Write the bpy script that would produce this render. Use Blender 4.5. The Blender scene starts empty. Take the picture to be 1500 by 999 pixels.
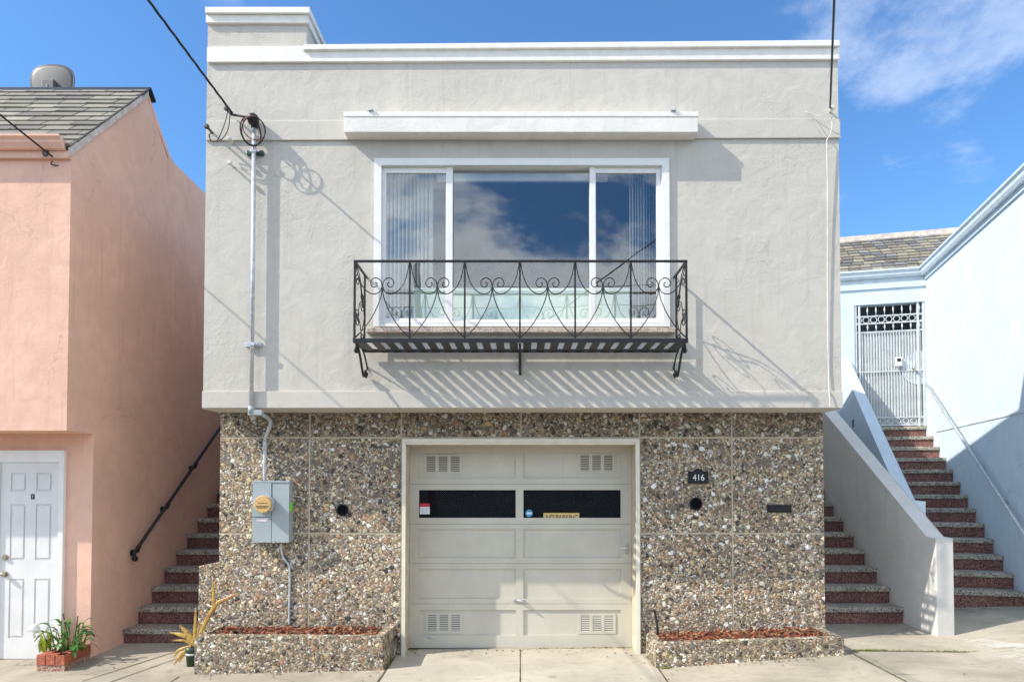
import bpy, bmesh, math, random
from mathutils import Vector, Matrix
random.seed(7)
R = math.radians
scene = bpy.context.scene
col = scene.collection

# ------------------------------------------------------------------ camera
CAMZ = 1.85
TH = R(1.5)
F = 1000.0
CX, CY = 762.0, 712.0 - 1000.0 * math.tan(TH)
cs, sn = math.cos(TH), math.sin(TH)
CAM = Vector((0, 0, CAMZ))

def ray(px, py):
    u, v = px - CX, CY - py
    return Vector((u, F * cs - v * sn, F * sn + v * cs))
def onY(px, py, Y):
    d = ray(px, py); return CAM + d * (Y / d.y)
def onX(px, py, X):
    d = ray(px, py); return CAM + d * (X / d.x)
def onZ(px, py, Z):
    d = ray(px, py); return CAM + d * ((Z - CAMZ) / d.z)

cam_d = bpy.data.cameras.new('camera')
cam = bpy.data.objects.new('camera', cam_d); col.objects.link(cam)
cam.location = CAM
cam.rotation_euler = (R(90) + TH, 0, 0)
cam_d.sensor_fit = 'HORIZONTAL'; cam_d.sensor_width = 36.0
cam_d.lens = 24.0
cam_d.shift_x = (750 - CX) / 1500
cam_d.shift_y = (CY - 499.5) / 1500
cam_d.clip_start = 0.05; cam_d.clip_end = 2000
scene.camera = cam

# ------------------------------------------------------------------ node helpers
class NT:
    def __init__(s, tree): s.t = tree; s.n = tree.nodes; s.l = tree.links
    def node(s, kind, ins=None, **kw):
        n = s.n.new(kind)
        for k, v in kw.items(): setattr(n, k, v)
        if ins:
            for k, v in ins.items(): s.put(n, k, v)
        return n
    def put(s, n, k, v):
        sock = n.inputs[k]
        if isinstance(v, bpy.types.NodeSocket): s.l.new(v, sock)
        elif isinstance(v, bpy.types.Node): s.l.new(v.outputs[0], sock)
        else:
            if hasattr(sock.default_value, '__len__') and isinstance(v, (tuple, list)) and len(v) == 3 and len(sock.default_value) == 4: v = (*v, 1)
            sock.default_value = v
    def math(s, op, a, b=0.0, c=0.0, clamp=False):
        n = s.n.new('ShaderNodeMath'); n.operation = op; n.use_clamp = clamp
        s.put(n, 0, a); s.put(n, 1, b); s.put(n, 2, c); return n.outputs[0]
    def vmath(s, op, a, b=(0, 0, 0)):
        n = s.n.new('ShaderNodeVectorMath'); n.operation = op
        s.put(n, 0, a); s.put(n, 1, b); return n.outputs[0]
    def mix(s, f, a, b, mode='MIX'):
        n = s.n.new('ShaderNodeMix'); n.data_type = 'RGBA'; n.blend_type = mode
        s.put(n, 0, f); s.put(n, 6, a); s.put(n, 7, b); return n.outputs[2]
    def ramp(s, f, stops, interp='LINEAR'):
        n = s.n.new('ShaderNodeValToRGB'); cr = n.color_ramp; cr.interpolation = interp
        while len(cr.elements) < len(stops): cr.elements.new(0.5)
        for e, (p, c) in zip(cr.elements, stops):
            e.position = p
            e.color = (c, c, c, 1) if isinstance(c, (int, float)) else (*c, 1)
        s.put(n, 0, f); return n.outputs[0]
    def smooth(s, f, lo, hi, a=0.0, b=1.0):
        n = s.n.new('ShaderNodeMapRange'); n.interpolation_type = 'SMOOTHSTEP'
        for i, v in enumerate((f, lo, hi, a, b)): s.put(n, i, v)
        return n.outputs[0]
    def noise(s, vec, scale, detail=4.0, rough=0.55, dist=0.0):
        n = s.n.new('ShaderNodeTexNoise')
        s.put(n, 'Vector', vec); s.put(n, 'Scale', scale); s.put(n, 'Detail', detail)
        s.put(n, 'Roughness', rough); s.put(n, 'Distortion', dist); return n
    def vor(s, vec, scale, feature='F1', rnd=1.0):
        n = s.n.new('ShaderNodeTexVoronoi'); n.feature = feature
        s.put(n, 'Vector', vec); s.put(n, 'Scale', scale); s.put(n, 'Randomness', rnd); return n
    def bump(s, h, strength=0.5, dist=0.01, normal=None):
        n = s.n.new('ShaderNodeBump')
        s.put(n, 'Height', h); s.put(n, 'Strength', strength); s.put(n, 'Distance', dist)
        if normal is not None: s.put(n, 'Normal', normal)
        return n.outputs[0]

def new_mat(name):
    m = bpy.data.materials.new(name); m.use_nodes = True
    t = NT(m.node_tree); t.n.clear()
    out = t.n.new('ShaderNodeOutputMaterial')
    b = t.n.new('ShaderNodeBsdfPrincipled'); t.l.new(b.outputs[0], out.inputs[0])
    tc = t.n.new('ShaderNodeTexCoord').outputs['Object']
    return m, t, b, tc, out

def scl(c, k): return tuple(min(1, x * k) for x in c)

def m_plain(name, c, rough=0.5, metal=0.0, var=0.12, vscale=9.0, bump=0.0, bscale=60, spec=0.5):
    m, t, b, tc, o = new_mat(name)
    n = t.noise(tc, vscale, 5)
    t.put(b, 'Base Color', t.mix(t.smooth(n.outputs[0], .3, .7), scl(c, 1 - var), scl(c, 1 + var)))
    t.put(b, 'Roughness', t.math('ADD', rough - .06, t.math('MULTIPLY', n.outputs[0], .12)))
    t.put(b, 'Metallic', metal); t.put(b, 'Specular IOR Level', spec)
    if bump: t.put(b, 'Normal', t.bump(t.noise(tc, bscale, 4).outputs[0], bump, .003))
    return m

def m_stucco(name, c, strength=0.5, dirt=0.1, rough=0.85, crack=.35):
    m, t, b, tc, o = new_mat(name)
    n0 = t.noise(tc, 1.3, 3, .5)                     # where the trowel worked harder
    n1 = t.noise(tc, 5.0, 4, .5, .6)
    n2 = t.noise(tc, 22.0, 6, .62, .9)
    n3 = t.noise(tc, 120.0, 3, .6)
    st = t.node('ShaderNodeMapping', {'Vector': tc, 'Rotation': (0, R(35), 0), 'Scale': (6, 6, 11)})
    n4 = t.noise(st.outputs[0], 2.2, 5, .55, 1.2)
    patch = t.smooth(n0.outputs[0], .38, .62, .45, 1.15)
    h = t.math('ADD', t.math('MULTIPLY', t.math('ADD', t.math('MULTIPLY', n2.outputs[0], .40), t.math('MULTIPLY', n4.outputs[0], .24)), patch), t.math('MULTIPLY', n3.outputs[0], .16))
    h = t.math('ADD', h, t.math('MULTIPLY', n1.outputs[0], .9))
    cv_ = t.vor(t.vmath('ADD', tc, t.vmath('MULTIPLY', n1.outputs[1], (.5, .5, .5))), .55, 'DISTANCE_TO_EDGE')
    cr = t.math('MULTIPLY', t.math('LESS_THAN', cv_.outputs['Distance'], .0022), t.math('GREATER_THAN', n0.outputs[0], .54))
    h = t.math('SUBTRACT', h, t.math('MULTIPLY', cr, .3))
    t.put(b, 'Normal', t.bump(h, strength, .012))
    colr = t.mix(t.smooth(n1.outputs[0], .3, .7), scl(c, 1 - dirt * .5), scl(c, 1 + dirt * .35))
    colr = t.mix(t.smooth(n0.outputs[0], .45, .60, 0, .5), colr, scl(c, 1 - dirt * .9))
    colr = t.mix(t.smooth(n2.outputs[0], .5, .75, 0, .35), colr, scl(c, 1 - dirt * 1.3))
    sm = t.node('ShaderNodeMapping', {'Vector': tc, 'Scale': (9, 9, .45)})
    s_ = t.noise(sm.outputs[0], 1.6, 6, .6)
    colr = t.mix(t.smooth(s_.outputs[0], .54, .78, 0, .6), colr, scl((c[0], c[1]*.98, c[2]*.95), 1 - dirt * 2.0))
    colr = t.mix(t.math('MULTIPLY', cr, crack), colr, scl(c, .45))
    t.put(b, 'Base Color', colr); t.put(b, 'Roughness', rough); t.put(b, 'Specular IOR Level', .25)
    return m

def m_aggregate(name, dark=1.0, scale=1.0):
    m, t, b, tc, o = new_mat(name)
    d = t.noise(tc, 60 * scale, 3, .65)
    dv = t.vmath('SUBTRACT', d.outputs[1], (.5, .5, .5))
    vs = t.node('ShaderNodeVectorMath', {0: dv}, operation='SCALE'); vs.inputs[3].default_value = .013 / scale
    p = t.vmath('ADD', tc, vs.outputs[0])
    def stones(vec, sc, rot):
        mp = t.node('ShaderNodeMapping', {'Vector': vec, 'Rotation': rot})
        a, b2 = t.vor(mp.outputs[0], sc), t.vor(mp.outputs[0], sc, 'F2')
        a.distance = b2.distance = 'CHEBYCHEV'
        return a, t.math('MULTIPLY', t.math('SUBTRACT', b2.outputs['Distance'], a.outputs['Distance']), .6)
    big, bige = stones(p, 21 * scale, (.6, .35, .9))
    sml, smle = stones(t.vmath('ADD', p, (3.1, 7.7, 1.3)), 48 * scale, (1.1, .5, .2))
    sep = t.node('ShaderNodeSeparateColor', {0: big.outputs['Color']})
    sep2 = t.node('ShaderNodeSeparateColor', {0: sml.outputs['Color']})
    usebig = t.math('GREATER_THAN', sep.outputs[1], .58)
    # no big stone at its own rim
    usebig = t.math('MULTIPLY', usebig, t.math('GREATER_THAN', bige, .03))
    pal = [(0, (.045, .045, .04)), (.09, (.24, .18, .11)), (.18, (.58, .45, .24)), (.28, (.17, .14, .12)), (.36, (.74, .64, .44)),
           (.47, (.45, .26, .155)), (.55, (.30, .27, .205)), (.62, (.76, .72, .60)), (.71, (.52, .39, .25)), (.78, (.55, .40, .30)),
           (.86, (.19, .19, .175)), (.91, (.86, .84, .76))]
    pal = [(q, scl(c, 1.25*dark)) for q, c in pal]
    cb = t.ramp(sep.outputs[0], pal, 'CONSTANT'); csm = t.ramp(sep2.outputs[0], pal, 'CONSTANT')
    c = t.mix(usebig, csm, cb)
    fn = t.noise(tc, 160, 4, .7)
    c = t.mix(t.smooth(fn.outputs[0], .35, .7, 0, .4), c, t.mix(.5, c, (.22, .18, .13)))
    e = t.math('ADD', t.math('MULTIPLY', usebig, t.math('SUBTRACT', bige, .03)),
               t.math('MULTIPLY', t.math('SUBTRACT', 1.0, usebig), smle))
    mask = t.smooth(e, .012, .085)
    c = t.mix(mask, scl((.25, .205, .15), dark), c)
    pn = t.noise(tc, 1.6, 4)
    c = t.mix(t.smooth(pn.outputs[0], .35, .7, 0, .25), c, t.mix(1, c, (.62, .56, .48), 'MULTIPLY'))
    t.put(b, 'Base Color', c)
    h = t.math('ADD', t.math('MULTIPLY', t.smooth(e, 0, .22), .8), t.math('MULTIPLY', t.math('MULTIPLY', usebig, sep.outputs[2]), 1.0))
    h = t.math('ADD', h, t.math('MULTIPLY', sep2.outputs[2], .35))
    h = t.math('ADD', h, t.math('MULTIPLY', fn.outputs[0], .15))
    t.put(b, 'Normal', t.bump(h, 1.0, .012))
    t.put(b, 'Roughness', .62); t.put(b, 'Specular IOR Level', .35)
    return m

def m_speckle(name, base, dark, light, scale=150, fdark=.4, flight=.35):
    m, t, b, tc, o = new_mat(name)
    v = t.vor(tc, scale); s = t.node('ShaderNodeSeparateColor', {0: v.outputs['Color']})
    c = t.mix(t.math('LESS_THAN', s.outputs[0], fdark), base, dark)
    c = t.mix(t.math('LESS_THAN', s.outputs[1], flight), c, light)
    n = t.noise(tc, 4, 5)
    c = t.mix(t.smooth(n.outputs[0], .35, .75, 0, .4), c, dark)
    t.put(b, 'Base Color', c); t.put(b, 'Roughness', .7)
    t.put(b, 'Normal', t.bump(v.outputs['Distance'], .35, .004))
    return m

def m_concrete(name, c, dirt=.25, cracks=.65):
    m, t, b, tc, o = new_mat(name)
    n1, n2, n3 = t.noise(tc, .9, 6, .6, .4), t.noise(tc, 7, 6, .65), t.noise(tc, 120, 3, .6)
    st = t.node('ShaderNodeMapping', {'Vector': tc, 'Scale': (1.2, 7, 1)})
    n4 = t.noise(st.outputs[0], 2.4, 6, .65, .5)
    k = t.mix(t.smooth(n1.outputs[0], .35, .7), scl(c, 1 + dirt * .35), scl(c, 1 - dirt * .8))
    k = t.mix(t.smooth(n2.outputs[0], .5, .78, 0, .5), k, scl(c, 1 - dirt * 1.5))
    k = t.mix(t.smooth(n4.outputs[0], .56, .72, 0, .6), k, scl((c[0], c[1], c[2] * .96), 1 - dirt * 1.5))
    k = t.mix(t.smooth(n3.outputs[0], .6, .75, 0, .35), k, scl(c, .5))
    cr = t.vor(t.vmath('ADD', tc, t.vmath('MULTIPLY', n2.outputs[1], (.2, .2, .2))), .7, 'DISTANCE_TO_EDGE')
    crk = t.math('MULTIPLY', t.math('LESS_THAN', cr.outputs['Distance'], .0028), t.math('GREATER_THAN', n1.outputs[0], .53))
    k = t.mix(t.math('MULTIPLY', crk, cracks), k, (.08, .07, .055))
    ov = t.vor(t.vmath('ADD', tc, t.vmath('MULTIPLY', n2.outputs[1], (.12, .12, .0))), 2.3)
    ro = t.node('ShaderNodeSeparateColor', {0: ov.outputs['Color']})
    spot = t.math('MULTIPLY', t.smooth(ov.outputs['Distance'], .07, .16, 1, 0), t.math('GREATER_THAN', ro.outputs[0], .62))
    k = t.mix(t.math('MULTIPLY', spot, .5), k, scl(c, .42))
    k = t.mix(t.smooth(t.noise(tc, 38, 4, .7).outputs[0], .60, .72, 0, .45), k, scl(c, .6))
    t.put(b, 'Base Color', k); t.put(b, 'Roughness', .88); t.put(b, 'Specular IOR Level', .2)
    h = t.math('ADD', t.math('MULTIPLY', n3.outputs[0], .4), n2.outputs[0])
    t.put(b, 'Normal', t.bump(h, .25, .006))
    return m

def m_attr(name, rough=.9, bump=.5):
    m, t, b, tc, o = new_mat(name)
    a = t.node('ShaderNodeAttribute', attribute_name='tint')
    n = t.noise(tc, 260, 3, .7)
    n2 = t.noise(tc, 6, 4)
    c = t.mix(t.smooth(n.outputs[0], .3, .7, 0, .5), a.outputs[0], t.mix(1, a.outputs[0], (.6, .6, .6), 'MULTIPLY'))
    c = t.mix(t.smooth(n2.outputs[0], .4, .75, 0, .3), c, (.12, .115, .09))
    t.put(b, 'Base Color', c); t.put(b, 'Roughness', rough); t.put(b, 'Specular IOR Level', .2)
    t.put(b, 'Normal', t.bump(n.outputs[0], bump, .003))
    return m

def m_glass(name, refl=.22, tint=(.62, .68, .70), kf=.6):
    m = bpy.data.materials.new(name); m.use_nodes = True
    t = NT(m.node_tree); t.n.clear()
    o = t.n.new('ShaderNodeOutputMaterial')
    tr = t.node('ShaderNodeBsdfTransparent', {'Color': tint}); gl = t.node('ShaderNodeBsdfGlossy', {'Color': (.92, .96, 1.0), 'Roughness': .0})
    lw = t.node('ShaderNodeLayerWeight', {'Blend': .35})
    tc = t.n.new('ShaderNodeTexCoord').outputs['Object']
    wv = t.noise(tc, 1.1, 2)
    bp = t.bump(wv.outputs[0], .10, .02)
    t.put(gl, 'Normal', bp)
    f = t.math('ADD', refl, t.math('MULTIPLY', lw.outputs['Fresnel'], kf), clamp=True)
    mx = t.node('ShaderNodeMixShader', {0: f, 1: tr, 2: gl}); t.l.new(mx.outputs[0], o.inputs[0])
    return m

M = {}
M['stucco_grey'] = m_stucco('stucco_grey', (.575, .545, .485), .72, .09, .85, .2)
M['stucco_band'] = m_stucco('stucco_band', (.585, .555, .495), .4, .08)
M['stucco_pink'] = m_stucco('stucco_pink', (.815, .515, .39), .6, .12)
M['stucco_blue'] = m_stucco('stucco_blue', (.595, .69, .76), .5, .09)
M['blue_trim'] = m_plain('blue_trim', (.58, .655, .70), .5, var=.06)
M['stucco_stair'] = m_stucco('stucco_stair', (.63, .61, .575), .5, .11)
M['white_paint'] = m_plain('white_paint', (.80, .775, .72), .55, var=.05, bump=.35, bscale=40)
M['white_wood'] = m_stucco('white_wood', (.78, .755, .70), .5, .12, .6, 0)
M['white_vinyl'] = m_plain('white_vinyl', (.80, .795, .77), .4, var=.03)
M['cream'] = m_plain('cream', (.74, .70, .58), .5, var=.06, bump=.2)
def m_doorpaint():
    m, t, b, tc, o = new_mat('door_paint'); c = (.565, .535, .45)
    n1, n2 = t.noise(tc, 2.2, 6, .6, .3), t.noise(tc, 40, 5, .65)
    sm = t.node('ShaderNodeMapping', {'Vector': tc, 'Scale': (14, 14, .8)}); s_ = t.noise(sm.outputs[0], 1.4, 6, .65)
    k = t.mix(t.smooth(n1.outputs[0], .3, .7), scl(c, .93), scl(c, 1.05))
    k = t.mix(t.smooth(s_.outputs[0], .58, .78, 0, .4), k, (.46, .43, .35))
    k = t.mix(t.smooth(n2.outputs[0], .70, .78, 0, .3), k, (.34, .31, .25))
    t.put(b, 'Base Color', k); t.put(b, 'Roughness', t.smooth(n2.outputs[0], .3, .7, .42, .6))
    h = t.math('ADD', t.math('MULTIPLY', n1.outputs[0], 1.2), t.math('MULTIPLY', t.noise(sm.outputs[0], 5, 3).outputs[0], .2))
    t.put(b, 'Normal', t.bump(h, .35, .006)); return m
M['door_paint'] = m_doorpaint()
M['agg'] = m_aggregate('agg')
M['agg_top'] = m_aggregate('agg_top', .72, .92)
M['agg_planter'] = m_aggregate('agg_planter', .9, 1.05)
M['mortar'] = m_plain('mortar', (.52, .45, .33), .9, var=.15)
M['iron'] = m_plain('iron', (.007, .007, .008), .45, var=.3, spec=.5)
M['black'] = m_plain('black', (.010, .010, .011), .5)
M['void'] = m_plain('void', (.008, .008, .009), .95, spec=.03)
M['galv'] = m_plain('galv', (.52, .55, .58), .45, .35, var=.18, vscale=25)
M['meter_grey'] = m_plain('meter_grey', (.36, .41, .42), .45, var=.04, vscale=4)
M['dial_tan'] = m_plain('dial_tan', (.60, .38, .15), .5, var=.1)
M['chrome'] = m_plain('chrome', (.65, .65, .66), .25, .9)
M['lime'] = m_plain('lime', (.18, .85, .03), .5)
M['red'] = m_plain('red', (.55, .03, .04), .5)
M['white_label'] = m_plain('white_label', (.75, .78, .78), .5)
M['pink_label'] = m_plain('pink_label', (.70, .55, .62), .5)
M['blue_label'] = m_plain('blue_label', (.05, .30, .55), .5)
M['brass'] = m_plain('brass', (.66, .47, .19), .5)
M['knob'] = m_plain('knob', (.45, .40, .32), .3, .9)
M['tread_grey'] = m_speckle('tread_grey', (.37, .34, .27), (.09, .08, .065), (.53, .49, .40), 85, fdark=.36, flight=.3)
M['riser_red'] = m_speckle('riser_red', (.24, .095, .08), (.07, .035, .03), (.36, .20, .165), 95, fdark=.4, flight=.24)
M['concrete'] = m_concrete('concrete', (.385, .345, .275), .34)
M['concrete_pale'] = m_concrete('concrete_pale', (.47, .43, .35), .26, 0)
M['joint'] = m_plain('joint', (.09, .075, .05), .95)
M['asphalt'] = m_concrete('asphalt', (.055, .055, .057))
M['dirt'] = m_plain('dirt', (.12, .09, .06), .95)
M['mulch'] = m_attr('mulch')
M['shingle'] = m_attr('shingle')
M['brick'] = m_speckle('brick', (.42, .105, .05), (.25, .07, .035), (.50, .19, .10), 90, .3, .2)
M['leaf'] = m_plain('leaf', (.07, .19, .03), .4, var=.5, vscale=14)
M['leaf_lime'] = m_plain('leaf_lime', (.38, .46, .04), .45, var=.3, vscale=14)
M['petal'] = m_plain('petal', (.85, .85, .80), .5, var=.03)
M['stem_dark'] = m_plain('stem_dark', (.06, .03, .03), .6)
M['moss'] = m_plain('moss', (.17, .20, .03), .9, var=.4, vscale=30)
M['pot_green'] = m_plain('pot_green', (.025, .06, .04), .4)
M['mint'] = m_stucco('mint', (.80, .89, .83), .3, .06)
M['pole_wood'] = m_plain('pole_wood', (.12, .085, .06), .85, var=.3)
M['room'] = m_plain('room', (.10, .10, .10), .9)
M['blind'] = m_plain('blind', (.78, .77, .72), .6, var=.04)
M['cable'] = m_plain('cable', (.012, .012, .012), .55)
M['cable_red'] = m_plain('cable_red', (.30, .06, .03), .5)
M['cable_white'] = m_plain('cable_white', (.62, .61, .57), .5)
M['terracotta'] = m_speckle('terracotta', (.52, .45, .37), (.30, .20, .15), (.66, .60, .52), 110, .3, .3)
M['glass'] = m_glass('glass', .09, (.95, .97, .965), .22)
M['garage_glass'] = m_glass('garage_glass', .004, (.8, .8, .8), .08)
M['gate_paint'] = m_plain('gate_paint', (.60, .63, .64), .45, .1)
M['gate_sheet'] = m_plain('gate_sheet', (.48, .50, .51), .6, var=.12, vscale=3)
M['dish_grey'] = m_plain('dish_grey', (.085, .087, .095), .5, var=.1)
M['door_white'] = m_plain('door_white', (.74, .735, .72), .45, var=.05, vscale=3)
M['rake'] = m_plain('rake', (.60, .53, .47), .8, var=.2)

def m_cactus():
    m, t, b, tc, o = new_mat('cactus')
    n = t.noise(tc, 16, 5)
    c = t.ramp(n.outputs[0], [(.3, (.50, .38, .05)), (.5, (.42, .24, .05)), (.68, (.28, .10, .05))])
    v = t.vor(tc, 90)
    c = t.mix(t.math('LESS_THAN', v.outputs['Distance'], .25), c, (.55, .45, .22))
    t.put(b, 'Base Color', c); t.put(b, 'Roughness', .5)
    return m
M['cactus'] = m_cactus()

# ------------------------------------------------------------------ mesh helpers
BASE = {}
class MB:
    def __init__(s, mtx=None): s.bm = bmesh.new(); s.mtx = mtx; s.tints = None
    def v(s, p): return s.bm.verts.new(p)
    def face(s, pts, smooth=False):
        try:
            f = s.bm.faces.new([s.v(p) for p in pts]); f.smooth = smooth; return f
        except ValueError: return None
    def box(s, x0, x1, y0, y1, z0, z1, bev=0.0):
        x0, x1 = sorted((x0, x1)); y0, y1 = sorted((y0, y1)); z0, z1 = sorted((z0, z1))
        vs = [s.v(p) for p in ((x0,y0,z0),(x1,y0,z0),(x1,y1,z0),(x0,y1,z0),(x0,y0,z1),(x1,y0,z1),(x1,y1,z1),(x0,y1,z1))]
        fs = [s.bm.faces.new([vs[i] for i in q]) for q in ((0,3,2,1),(4,5,6,7),(0,1,5,4),(1,2,6,5),(2,3,7,6),(3,0,4,7))]
        if bev:
            es = {e for f in fs for e in f.edges}
            bmesh.ops.bevel(s.bm, geom=list(es), offset=bev, segments=2, affect='EDGES', profile=.6)
        return s
    def prism(s, pts, vec, bev=0.0):
        vec = Vector(vec); a = [s.v(Vector(p)) for p in pts]; b = [s.v(Vector(p) + vec) for p in pts]
        n = len(a); fs = [s.bm.faces.new(a), s.bm.faces.new(b[::-1])]
        for i in range(n): fs.append(s.bm.faces.new([a[(i+1)%n], a[i], b[i], b[(i+1)%n]]))
        if bev:
            es = {e for f in fs for e in f.edges}
            bmesh.ops.bevel(s.bm, geom=list(es), offset=bev, segments=2, affect='EDGES', profile=.6)
        return s
    def tube(s, pts, r, n=8, closed=False, flat=1.0):
        pts = [Vector(p) for p in pts]
        rs = r if isinstance(r, (list, tuple)) else [r] * len(pts)
        k = len(pts); rings = []; up = None
        for i, p in enumerate(pts):
            if closed: d = (pts[(i+1)%k] - pts[i-1])
            else: d = pts[min(i+1, k-1)] - pts[max(i-1, 0)]
            if d.length < 1e-9: d = Vector((0, 0, 1))
            d.normalize()
            if up is None:
                up = Vector((0, 1, 0)) if abs(d.y) < .9 else Vector((1, 0, 0))
            up = (up - d * up.dot(d))
            if up.length < 1e-6: up = d.orthogonal()
            up.normalize(); sd = d.cross(up)
            rings.append([s.v(p + (up * math.cos(a) * flat + sd * math.sin(a)) * rs[i]) for a in [2*math.pi*j/n + math.pi/n for j in range(n)]])
        m = k if closed else k - 1
        for i in range(m):
            A, B = rings[i], rings[(i+1) % k]
            for j in range(n):
                f = s.bm.faces.new([A[j], A[(j+1)%n], B[(j+1)%n], B[j]]); f.smooth = n > 4
        if not closed:
            s.bm.faces.new(rings[0][::-1]); s.bm.faces.new(rings[-1])
        return s
    def cyl(s, p0, p1, r, n=16): return s.tube([p0, p1], r, n)
    def sphere(s, c, r, u=12, w=8):
        r = r if isinstance(r, (tuple, list)) else (r, r, r)
        mt = Matrix.Translation(c) @ Matrix.Diagonal((*r, 1))
        g = bmesh.ops.create_uvsphere(s.bm, u_segments=u, v_segments=w, radius=1, matrix=mt)
        for v in g['verts']:
            for f in v.link_faces: f.smooth = True
        return s
    def wall(s, x0, x1, z0, z1, y, th, holes=()):
        xs = sorted({x0, x1, *[h[0] for h in holes], *[h[1] for h in holes]})
        zs = sorted({z0, z1, *[h[2] for h in holes], *[h[3] for h in holes]})
        def solid(i, j):
            if i < 0 or j < 0 or i >= len(xs)-1 or j >= len(zs)-1: return False
            cx, cz = (xs[i]+xs[i+1])/2, (zs[j]+zs[j+1])/2
            return not any(h[0] < cx < h[1] and h[2] < cz < h[3] for h in holes)
        y2 = y + th
        for i in range(len(xs)-1):
            for j in range(len(zs)-1):
                if not solid(i, j): continue
                a, b, c, d = xs[i], xs[i+1], zs[j], zs[j+1]
                s.face([(a,y,c),(b,y,c),(b,y,d),(a,y,d)]); s.face([(a,y2,c),(a,y2,d),(b,y2,d),(b,y2,c)])
                if not solid(i-1, j): s.face([(a,y,c),(a,y,d),(a,y2,d),(a,y2,c)])
                if not solid(i+1, j): s.face([(b,y,c),(b,y2,c),(b,y2,d),(b,y,d)])
                if not solid(i, j-1): s.face([(a,y,c),(a,y2,c),(b,y2,c),(b,y,c)])
                if not solid(i, j+1): s.face([(a,y,d),(b,y,d),(b,y2,d),(a,y2,d)])
        bmesh.ops.remove_doubles(s.bm, verts=s.bm.verts, dist=1e-5)
        return s
    def build(s, name, mat, parent=None, label=None):
        bmesh.ops.recalc_face_normals(s.bm, faces=s.bm.faces)
        if s.mtx is not None: s.bm.transform(s.mtx)
        if parent is not None:
            s.bm.transform(Matrix.Translation(-BASE[parent.name]))
        me = bpy.data.meshes.new(name); s.bm.to_mesh(me); s.bm.free()
        me.materials.append(M[mat] if isinstance(mat, str) else mat)
        o = bpy.data.objects.new(name, me); col.objects.link(o)
        if parent is not None:
            o.parent = parent; BASE[o.name] = BASE[parent.name]
        else: BASE[o.name] = Vector((0, 0, 0))
        if label: o['label'] = label
        return o

def tag(o, label=None, cat=None, group=None, kind=None):
    if label: o['label'] = label
    if cat: o['category'] = cat
    if group: o['group'] = group
    if kind: o['kind'] = kind
    return o
def thing(name, base, label, cat, group=None):
    o = bpy.data.objects.new(name, None); col.objects.link(o)
    o.empty_display_size = .2
    o.location = base; BASE[o.name] = Vector(base)
    return tag(o, label, cat, group)
def rebase(o):
    """move a single-mesh thing's origin to its base"""
    bb = [v.co for v in o.data.vertices]
    c = Vector((sum(v.x for v in bb)/len(bb), sum(v.y for v in bb)/len(bb), min(v.z for v in bb)))
    o.data.transform(Matrix.Translation(-c)); o.location = c
    return o
def curve(pts, n=8):
    pts = [Vector(p) for p in pts]; out = []
    for i in range(len(pts)-1):
        p0, p1, p2, p3 = pts[max(i-1,0)], pts[i], pts[i+1], pts[min(i+2,len(pts)-1)]
        for k in range(n):
            t = k/n
            out.append(.5*((2*p1)+(p2-p0)*t+(2*p0-5*p1+4*p2-p3)*t*t+(3*p1-p0-3*p2+p3)*t**3))
    return out + [pts[-1]]
def text_mb(s, x0, x1, z0, z1, y, depth=.002, mtx=None):
    cu = bpy.data.curves.new('txt', 'FONT'); cu.body = s; cu.size = 1; cu.extrude = 0
    ob = bpy.data.objects.new('txt', cu); col.objects.link(ob)
    dg = bpy.context.evaluated_depsgraph_get()
    me = bpy.data.meshes.new_from_object(ob.evaluated_get(dg))
    col.objects.unlink(ob); bpy.data.objects.remove(ob); bpy.data.curves.remove(cu)
    mb = MB(mtx); mb.bm.from_mesh(me); bpy.data.meshes.remove(me)
    vs = mb.bm.verts
    ax, bx = min(v.co.x for v in vs), max(v.co.x for v in vs); az, bz = min(v.co.y for v in vs), max(v.co.y for v in vs)
    for v in vs:
        v.co = Vector((x0+(v.co.x-ax)/(bx-ax)*(x1-x0), y, z0+(v.co.y-az)/(bz-az)*(z1-z0)))
    r = bmesh.ops.extrude_face_region(mb.bm, geom=list(mb.bm.faces))
    for e in r['geom']:
        if isinstance(e, bmesh.types.BMVert): e.co.y -= depth
    return mb
def R2(px0, py0, px1, py1, Y):
    """pixel rectangle measured on the plane Y -> x0,x1,z0,z1"""
    a, b = onY(px0, (py0+py1)/2, Y), onY(px1, (py0+py1)/2, Y)
    mx = (px0+px1)/2
    return a.x, b.x, onY(mx, py1, Y).z, onY(mx, py0, Y).z

# ------------------------------------------------------------------ ground
HX = [(-30,-.35),(-9,-.10),(-4.8,-.055),(-3.3,-.05),(-1.4,-.004),(1.38,.022),(3.3,.165),(4.7,.165),(5.3,.24),(6.2,.31),(9,.5),(30,1.2)]
def hx(x):
    if x <= HX[0][0]: return HX[0][1]
    for (a, ha), (b, hb) in zip(HX, HX[1:]):
        if x <= b: return ha + (hb-ha)*(x-a)/(b-a)
    return HX[-1][1]
def h(x, y): return hx(x) + .025*(min(max(y, 3.0), 9) - 7.3)
def sheet(name, x0, x1, y0, y1, mat, off=0.0, nx=60, ny=24, kind='structure', drop=0.0):
    mb = MB(); g = [[mb.v((x0+(x1-x0)*i/nx, y0+(y1-y0)*j/ny, h(x0+(x1-x0)*i/nx, y0+(y1-y0)*j/ny)+off)) for i in range(nx+1)] for j in range(ny+1)]
    for j in range(ny):
        for i in range(nx): mb.bm.faces.new([g[j][i], g[j][i+1], g[j+1][i+1], g[j+1][i]])
    return tag(mb.build(name, mat), kind=kind)
def ground_px(px, py):
    z = 0.0
    for _ in range(12):
        p = onZ(px, py, z); z = h(p.x, p.y)
    return Vector((p.x, p.y, z))
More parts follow.
